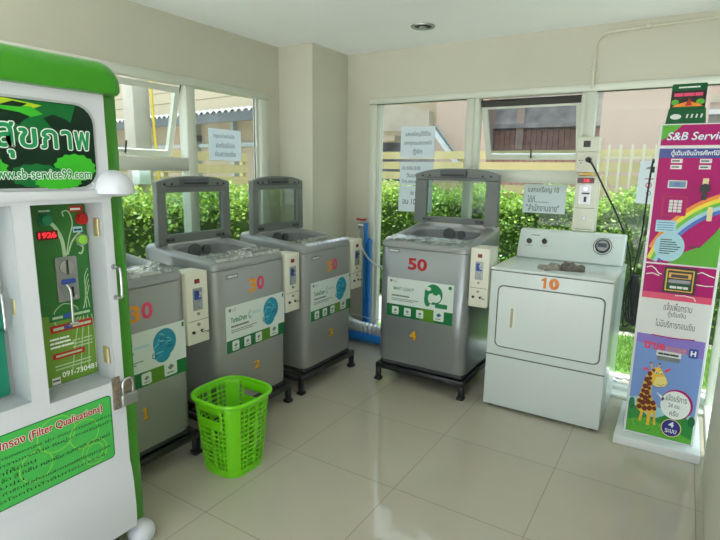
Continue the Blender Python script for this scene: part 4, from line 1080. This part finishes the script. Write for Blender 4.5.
m = MB(); m.prism(rrect(-.456, 1.008, -.384, 1.16, .006), P_, .006, 'steel_plate', .004); m.disc(P_, -.42, 1.125, .025, .010, 'chrome', .006, 28, .003); m.prism(rrect(-.423, 1.10, -.418, 1.15), P_, .003, 'black_plastic', .016)
m.prism(rrect(-.442, 1.068, -.395, 1.084, .005), P_, .005, 'blue_print', .010); m.prism(rrect(-.418, 1.02, -.404, 1.055), P_, .006, 'black_plastic', .008); m.prism(rrect(-.404, 1.012, -.394, 1.03), P_, .005, 'chrome', .01)
m.build('coin_slot', vm)
m = MB(); m.tube(smooth_path([(-.125, -.435, 1.07), (-.12, -.425, 1.045), (-.12, -.425, .98), (-.122, -.425, .93)]), .005, 'chrome', 8); m.tube([(-.12, -.44, .932), (-.12, -.41, .932)], .006, 'chrome', 8); m.build('lever', vm)
# sliding teal door of the other recess with its pull
T_ = Face((-.145, 0, 0), (0, 1, 0), (0, 0, 1))
m = MB(); m.prism(rrect(-.895, .745, -.630, 1.33, .01), T_, .006, 'teal_door'); m.flat(rrect(-.80, 1.12, -.635, 1.25, .004), T_, 'paper_white', .0066); m.flat(rrect(-.89, .75, -.70, .82, .01), T_, 'sign_leaf', .0066)
td = m.build('dispensing_door', vm)
m = MB(); m.tube(smooth_path([(-.138, -.640, 1.08), (-.115, -.637, 1.078), (-.108, -.637, 1.06), (-.108, -.637, .98), (-.115, -.637, .962), (-.138, -.640, .96)]), .005, 'chrome', 8); m.build('handle', td)
m = MB(); m.box((-.105, R1[1]-.004, 1.01), (-.085, R1[1]+.001, 1.06), 'brass', .002, 1); m.build('door_catch', vm)
# hinges, handle, padlock
for z in (1.257, .80):
    m = MB(); m.box((-.105, R2[1]-.005, z-.032), (-.075, R2[1]+.001, z+.032), 'brass', .002, 1); m.cyl((-.072, R2[1]-.006, z-.03), (-.072, R2[1]-.006, z+.03), .005, 'brass', 8); m.build('hinge', vm)
m = MB(); m.tube(smooth_path([(XF, -.308, 1.12), (XF+.025, -.305, 1.118), (XF+.034, -.305, 1.10), (XF+.034, -.305, 1.03), (XF+.025, -.305, 1.012), (XF, -.308, 1.01)]), .005, 'chrome', 8)
for z in (1.12, 1.01): m.disc(V, -.308, z, .009, .004, 'steel_plate', 0, 12)
m.build('door_handle', vm)
m = MB(); m.prism(rrect(-.348, .60, -.318, .722, .003), V, .004, 'rust_steel'); m.prism(rrect(-.318, .64, -.262, .70, .004), V, .005, 'rust_steel', .002)
for y, z in ((-.333, .71), (-.333, .61), (-.272, .69)): m.disc(V, y, z, .005, .003, 'steel_plate', .005, 10)
hs = m.build('hasp', vm)
m = MB(); m.box((XF+.008, -.33, .612), (XF+.03, -.268, .655), 'steel_plate', .005); m.tube(smooth_path([(XF+.019, -.318, .655), (XF+.019, -.318, .69), (XF+.019, -.31, .708), (XF+.019, -.288, .708), (XF+.019, -.28, .69), (XF+.019, -.28, .655)]), .0055, 'chrome', 8); m.build('padlock', hs)
# rain hood: quarter of a dome
m = MB(); vs = []; fs = []; nu, nv = 18, 10; cy_, cz_, r_ = -.288, 1.372, .066
for i in range(nv+1):
    ph = PI/2*i/nv
    for j in range(nu+1):
        th = PI*j/nu; vs.append((XF+.075*math.cos(ph)*math.sin(th)+.0, cy_-r_*math.cos(ph)*math.cos(th), cz_+.078*math.sin(ph)))
for i in range(nv):
    for j in range(nu): fs.append((i*(nu+1)+j, i*(nu+1)+j+1, (i+1)*(nu+1)+j+1, (i+1)*(nu+1)+j))
m.raw(vs, fs, 'vend_white', True); m.box((XF-.05, cy_-r_, cz_-.012), (XF+.001, cy_+r_, cz_+.02), 'vend_white', .006); hd = m.build('rain_hood', vm)
# filter label
m = MB(); ly0, ly1, lz0, lz1 = -.95, -.356, .424, .665
m.prism(rrect(ly0, lz0, ly1, lz1, .014), V, .001, 'label_dark'); m.prism(rrect(ly0+.004, lz0+.004, ly1-.004, lz1-.004, .012), V, .0012, 'label_green'); o = .0018
for (cx_, cz_, rr) in ((-.43, .48, .03), (-.43, .48, .045), (-.62, .52, .05), (-.55, .60, .06), (-.46, .56, .05)):
    P = ell(cx_, cz_, rr, n=30); P.append(P[0]); P = [(max(ly0+.01, min(ly1-.01, a_)), max(lz0+.008, min(lz1-.008, b_))) for a_, b_ in P]
    m.stroke(P, .004, V, 'label_swirl', o)
for k in range(8):
    a = 2*PI*k/8; dx, dy = math.cos(a), math.sin(a)
    m.text('อุปกรณ์ไส้กรอง (Filter Qualications)', V, -.83+.0024*dx, .609+.0024*dy, -.392+.0024*dx, .649+.0024*dy, 'text_white', o+.0008+.00001*k)
    m.text('อุปกรณ์ไส้กรอง (Filter Qualications)', V, -.83+.0009*dx, .609+.0009*dy, -.392+.0009*dx, .649+.0009*dy, 'red_print', o+.0013+.00001*k)
body = ['1. SEDIMENT : กรองตะกอน ฝุ่น สนิม สารแขวนลอย', 'RESIN : กรองความกระด้าง หินปูน ตะกรันในน้ำ', 'ปรับสภาพน้ำให้อ่อน', 'CARBON : กำจัด สี กลิ่น คลอรีน รสชาติ สารเคมี', 'กรองความขุ่น', 'MEMBRANE : กำจัดเชื้อโรคและแบคทีเรียทุกชนิด', 'UV : ฆ่าเชื้อโรคในน้ำดื่มก่อนบรรจุ']
for k, s_ in enumerate(body): m.text(s_, V, -.88, .582-.0228*k, (-.362, -.362, -.62, -.372, -.66, -.375, -.395)[k], .597-.0228*k, 'dark_print', o+.0008)
m.build('filter_label', vm)
m = MB(); m.ball((-.068, -.262, .047), (.052, .052, .047), 'vend_white'); m.build('round_foot', vm)
m = MB()
for x in (-.32, -.12):
    for y in (-.95, -.36): m.cyl((x, y, 0), (x, y, .118), .03, 'black_rubber', 16)
m.build('support_feet', vm)

# ------------------------------------------------------------------ outside
GZ = -.06
struct(MB().box((-14, YF, GZ-.1), (XL-.12, 16, GZ), 'paving').box((XL-.12, YB+.1, GZ-.1), (8, 16, GZ), 'paving').box((-14, -12, GZ-.1), (14, YF, GZ), 'apron').box((XR+.12, YF, GZ-.1), (8, YB+.1, GZ), 'paving'), 'ground', 'pale paved ground outside the shop', 'ground')

def hedge(name, x0, y0, x1, y1, h, n, seed, label):
    t = thing(name, ((x0+x1)/2, (y0+y1)/2, GZ), label, 'hedge')
    r = random.Random(seed)
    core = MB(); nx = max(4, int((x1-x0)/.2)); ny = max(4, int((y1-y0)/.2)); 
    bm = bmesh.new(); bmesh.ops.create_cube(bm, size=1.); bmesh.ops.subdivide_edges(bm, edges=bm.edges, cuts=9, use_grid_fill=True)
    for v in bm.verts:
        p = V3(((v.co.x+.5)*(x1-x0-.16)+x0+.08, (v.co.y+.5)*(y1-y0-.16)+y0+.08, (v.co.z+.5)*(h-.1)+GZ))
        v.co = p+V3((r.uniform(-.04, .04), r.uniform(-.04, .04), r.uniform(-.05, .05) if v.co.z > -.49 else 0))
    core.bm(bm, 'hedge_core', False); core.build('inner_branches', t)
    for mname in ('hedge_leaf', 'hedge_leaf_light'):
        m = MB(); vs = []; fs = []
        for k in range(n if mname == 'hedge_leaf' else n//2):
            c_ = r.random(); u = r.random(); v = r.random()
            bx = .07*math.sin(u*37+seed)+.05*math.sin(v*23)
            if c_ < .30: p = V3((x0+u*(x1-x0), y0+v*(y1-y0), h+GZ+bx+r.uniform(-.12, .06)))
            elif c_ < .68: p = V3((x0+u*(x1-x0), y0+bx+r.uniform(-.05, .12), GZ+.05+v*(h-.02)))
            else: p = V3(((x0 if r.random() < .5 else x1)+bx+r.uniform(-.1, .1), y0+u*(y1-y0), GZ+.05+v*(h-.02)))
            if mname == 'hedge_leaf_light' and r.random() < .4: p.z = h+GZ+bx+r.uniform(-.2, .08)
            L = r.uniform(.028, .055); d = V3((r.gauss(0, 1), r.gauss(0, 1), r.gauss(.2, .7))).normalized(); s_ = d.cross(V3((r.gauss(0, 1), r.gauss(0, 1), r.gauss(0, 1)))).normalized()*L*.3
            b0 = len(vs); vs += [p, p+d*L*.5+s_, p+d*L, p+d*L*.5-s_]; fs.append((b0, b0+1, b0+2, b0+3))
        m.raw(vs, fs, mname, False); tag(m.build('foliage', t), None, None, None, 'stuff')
    return t
hedge('hedge', -1.9, 4.15, 3.0, 4.95, 1.235, 36000, 3, 'bright green leafy hedge outside the rear window')
hedge('hedge', -2.58, -.4, -1.95, 3.6, 1.24, 24000, 5, 'green leafy hedge outside the left window behind the washers')

def fence(P, Q, tops, label, post=1.6, zb=.1):
    P = V3(P); Q = V3(Q); U = (Q-P).normalized(); L = (Q-P).length
    t = thing('slat_fence', (P+Q)/2, label, 'fence')
    F = Face(P, U, (0, 0, 1))
    k = 0; z = tops
    while z-.11 > zb:
        m = MB(); m.prism(rrect(0, z-.11, L, z), F, .02, 'fence_cream', -.01); m.build('slat', t); z -= .15
    n = int(L/post)+1
    for k in range(n+1):
        m = MB(); x = min(L-.04, k*post); m.prism(rrect(x-.03, GZ, x+.03, tops), F, .05, 'fence_cream', -.062); m.build('post', t)
fence((-2.75, 5.90, 0), (3.2, 5.25, 0), 1.755, 'cream yellow horizontal slat fence behind the rear hedge')
fence((-3.5, -.6, 0), (-3.5, 3.9, 0), 1.66, 'cream yellow horizontal slat fence beyond the left window')

# pebbles and grass strip by the right rear pane
m = MB(); r = random.Random(4)
for k in range(420):
    x, y, s_ = r.uniform(-.6, 1.9), r.uniform(2.56, 2.93), r.uniform(.012, .028)
    bm = bmesh.new(); bmesh.ops.create_icosphere(bm, subdivisions=1, radius=1.)
    for v in bm.verts: v.co = V3((v.co.x*s_*1.2+x, v.co.y*s_+y, v.co.z*s_*.7+GZ+s_*.4))
    m.bm(bm, 'pebble_white', True)
tag(m.build('pebbles'), 'white pebble strip just outside the rear window', 'pebbles', None, 'stuff')
m = MB(); vs = []; fs = []
for k in range(9000):
    x, y = r.uniform(-.7, 2.2), r.uniform(3.0, 4.03); h_ = r.uniform(.03, .07); a_ = r.uniform(0, PI); w_ = .006
    dx, dy = math.cos(a_)*w_, math.sin(a_)*w_; lx, ly = r.uniform(-.03, .03), r.uniform(-.03, .03)
    b0 = len(vs); vs += [(x-dx, y-dy, GZ), (x+dx, y+dy, GZ), (x+lx, y+ly, GZ+h_)]; fs.append((b0, b0+1, b0+2))
m.raw(vs, fs, 'grass_blade'); m.raw([(-.9, 2.98, GZ+.004), (2.4, 2.98, GZ+.004), (2.4, 4.05, GZ+.004), (-.9, 4.05, GZ+.004)], [(0, 1, 2, 3)], 'grass_blade')
tag(m.build('grass'), 'short bright green grass strip before the rear hedge', 'grass', None, 'stuff')

# left side: pole, meter box, pipe, shed, house
po = thing('utility_pole', (-2.9, 1.65, GZ), 'square concrete utility pole outside the left window', 'pole')
m = MB(); m.box((-3.0, 1.76, GZ), (-2.84, 1.94, 5.), 'pole_concrete', .01); m.build('shaft', po)
m = MB(); m.box((-2.84, 1.70, 1.30), (-2.73, 1.83, 1.50), 'white_box', .01); m.build('meter_box', po)
m = MB(); m.tube(smooth_path([(-2.80, 1.93, 3.5), (-2.80, 1.935, 2.2), (-2.79, 1.96, 1.2), (-2.79, 1.97, 0)]), .013, 'yellow_pipe', 8); m.build('yellow_conduit', po)
sd = thing('shed', (-5.4, 4.8, GZ), 'beige shed with a white corrugated roof edge beyond the left fence', 'shed')
E0 = V3((-12.47, 5.262, 0)); E1 = V3((-3.3, 4.08, 0)); U = (E1-E0).normalized(); Nn = V3((-U.y, U.x, 0)); L = (E1-E0).length
def sp(a_, d_, z): p = E0+U*a_+Nn*d_; return V3((p.x, p.y, z))
m = MB(); n = 736; vs = []
for j, (d_, z) in enumerate(((0, 2.27), (2.2, 2.40))):
    for k in range(n+1): vs.append(sp(L*k/n, d_, z+.045*abs(math.sin(k*PI/12))))
for j, (d_, z) in enumerate(((0, 2.245), (2.2, 2.375))):
    for k in range(n+1): vs.append(sp(L*k/n, d_, z+.045*abs(math.sin(k*PI/12))))
fs = []
for k in range(n):
    fs.append((k, k+1, n+1+k+1, n+1+k)); fs.append((2*(n+1)+k, k, k+1, 2*(n+1)+k+1)[::-1])
m.raw(vs, fs, 'roof_sheet'); m.build('roof', sd)
m = MB()
FS = Face(sp(0, .06, 0), U, (0, 0, 1)); m.prism(rrect(0, 2.13, L, 2.262), FS, .04, 'gutter_dark', 0); m.build('gutter', sd)
m = MB(); FW = Face(sp(0, .5, 0), U, (0, 0, 1)); m.prism(rrect(0, GZ, L-.1, 2.40), FW, .1, 'beige_render', -.1); m.build('wall', sd)
m = MB(); m.prism(rrect(0, 1.80, L-.1, 1.86), FW, .05, 'grey_metal', 0); m.build('wall_rail', sd)
for a_ in (6.62, 6.9, 7.9):
    m = MB(); m.prism(rrect(a_, GZ, a_+.07, 2.2), FW, .08, 'grey_metal', 0); m.prism(rrect(a_-.03, 1.9, a_+.10, 2.0), FW, .1, 'gutter_dark', 0); m.build('downpipe', sd)
m = MB(); FH = Face((-16, 8.2, 0), (1, -.12, 0), (0, 0, 1))
hs_ = thing('house', (-7, 8, GZ), 'cream boarded house wall rising behind the corrugated shed', 'house')
m.prism(rrect(0, GZ, 11.2, 6.5), FH, .5, 'beige_render', -.5); m.build('wall', hs_)
for k in range(14):
    m = MB(); m.prism(rrect(0, 2.5+.26*k, 11.2, 2.74+.26*k), FH, .02, 'beige_render', 0); m.build('weatherboard', hs_)
m = MB(); m.prism(rrect(10.2, 2.3, 10.35, 6.4), FH, .1, 'pole_concrete', .01); m.build('pilaster', hs_)

# rear side
ba = thing('pink_building', (-2.2, 8.6, GZ), 'pale pink rendered building seen left of the open rear sash', 'building')
m = MB(); m.box((-2.66, 8.2, GZ), (-1.62, 11, 5.5), 'pink_render'); m.build('wall', ba)
m = MB(); m.box((-4.3, 8.6, 2.2), (-2.66, 11, 5.5), 'beige_render'); m.build('side_wall', ba)
m = MB(); F = Face((0, 8.0, 0), (1, 0, 0), (0, 0, 1)); m.prism([(-4.3, 2.26), (-3.75, 2.25), (-2.72, 2.20), (-2.72, 2.60), (-3.75, 2.86), (-4.3, 2.88)], F, .2, 'concrete', -.2); m.build('balcony_parapet', ba)
m = MB(); m.box((-4.3, 8.0, 2.05), (-3.45, 8.6, 2.16), 'beige_render'); m.build('beam', ba)
m = MB(); m.box((-4.3, 8.55, GZ), (-2.66, 8.6, 2.2), 'dark_opening'); m.build('dark_doorway', ba)
m = MB(); F = Face((0, 8.0, 0), (1, 0, 0), (0, 0, 1)); m.prism([(-2.72, 2.30), (-2.60, 2.30), (-2.02, 1.62), (-2.16, 1.62)], F, .08, 'white_box', -.05); m.prism([(-2.60, 2.33), (-2.56, 2.33), (-1.98, 1.62), (-2.02, 1.62)], F, .1, 'gutter_dark', -.05); m.build('stair_rail', ba)
bh = thing('reflection_house', (-.7, 9, GZ), 'dark house with red brown boards added for the partly reflected tones in the open rear sash', 'house')  # added house stands in for dark, partly reflected tones in the sash pane
m = MB(); m.box((-1.62, 8.6, GZ), (.48, 11, 4.5), 'mottled_grey'); m.build('wall', bh)
m = MB()
for k in range(21): m.box((-1.60+k*.097, 8.57, GZ), (-1.60+k*.097+.09, 8.6, 2.24), 'reflection_red')
m.build('board_cladding', bh)
m = MB(); m.box((-1.20, 8.54, 1.9), (-1.06, 8.57, 2.65), 'pink_render'); m.build('pilaster', bh)
m = MB(); m.box((-1.62, 8.5, 2.28), (.48, 8.6, 2.36), 'mottled_grey'); m.build('eave_board', bh)
bb = thing('pink_building', (1.4, 7, GZ), 'pale pink rendered building filling the right rear pane above the fence', 'building')
m = MB(); m.box((.50, 6.6, GZ), (1.73, 9, 5.), 'pink_render'); m.build('wall', bb)
bc = thing('grey_building', (2.6, 7.5, GZ), 'grey walled building past the kiosk at the right edge of the window', 'building')
m = MB(); m.box((1.73, 7.0, GZ), (4.8, 9, 2.25), 'mottled_grey'); m.build('lower_wall', bc)
m = MB(); m.box((1.73, 6.9, 2.25), (4.8, 9, 2.31), 'roof_sheet'); m.build('ledge', bc)
m = MB(); m.box((1.73, 7.0, 2.31), (4.8, 9, 5.), 'pink_render'); m.build('upper_wall', bc)
m = MB(); m.box((1.73, 6.96, 2.40), (4.8, 7.0, 2.5), 'concrete'); m.build('band', bc)
pr_ = thing('sun_streak_bars', (.95, 5.2, GZ), 'added pale bars standing in for the sunlight pattern on the fence in the right rear pane', 'light_pattern')
for k in range(7):  # added bars stand in for bright sun streaks across the fence
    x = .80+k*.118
    m = MB(); m.box((x-.013, 5.30, GZ), (x+.013, 5.33, 1.80), 'sun_streak_cream'); m.build('sun_streak_bar', pr_)
m = MB(); m.box((.76, 5.33, 1.64), (1.56, 5.345, 1.67), 'sun_streak_cream'); m.box((.76, 5.33, .3), (1.56, 5.345, .34), 'sun_streak_cream'); m.build('streak_cross_bar', pr_)

# ------------------------------------------------------------------ light
w = bpy.data.worlds.new('World'); S.world = w; w.use_nodes = True
nt = w.node_tree; bg = nt.nodes['Background']
tc = nt.nodes.new('ShaderNodeTexCoord'); sx = nt.nodes.new('ShaderNodeSeparateXYZ'); mr = nt.nodes.new('ShaderNodeValToRGB')
nt.links.new(tc.outputs['Generated'], sx.inputs[0]); nt.links.new(sx.outputs['Z'], mr.inputs['Fac'])
mr.color_ramp.elements[0].color = (.90, .955, 1., 1); mr.color_ramp.elements[1].color = (.72, .86, 1., 1)
nt.links.new(mr.outputs['Color'], bg.inputs['Color']); bg.inputs['Strength'].default_value = 1.5
sun = bpy.data.lights.new('sun', 'SUN'); sun.energy = 10.; sun.angle = math.radians(3); sun.color = (1., .97, .93)
so = bpy.data.objects.new('sun', sun); COL.objects.link(so)
d = V3((-.04, .10, -.995)); so.rotation_euler = d.to_track_quat('-Z', 'Y').to_euler(); so.location = (0, -3, 8)

# ------------------------------------------------------------------ camera
cam = bpy.data.cameras.new('camera'); co = bpy.data.objects.new('camera', cam); COL.objects.link(co)
yaw, pitch, roll = -0.5565, -0.19008, 0.01684
f = V3((math.sin(yaw)*math.cos(pitch), math.cos(yaw)*math.cos(pitch), math.sin(pitch)))
r_ = V3((math.cos(yaw), -math.sin(yaw), 0)); u = r_.cross(f)
r2 = r_*math.cos(roll)+u*math.sin(roll); u2 = -r_*math.sin(roll)+u*math.cos(roll)
M = Matrix((r2, u2, -f)).transposed().to_4x4(); M.translation = V3((1.605, -1.349, 1.461))
co.matrix_world = M
cam.sensor_width = 36; cam.lens = 516.222/720*36; cam.clip_start = .02
S.camera = co
vs_ = S.view_settings; S.display_settings.display_device = 'sRGB'
vs_.view_transform = 'Standard'; vs_.look = 'None'; vs_.gamma = 1; vs_.exposure = .70; vs_.use_curve_mapping = False
S.cycles.max_bounces = 10; S.cycles.diffuse_bounces = 6; S.cycles.transparent_max_bounces = 16
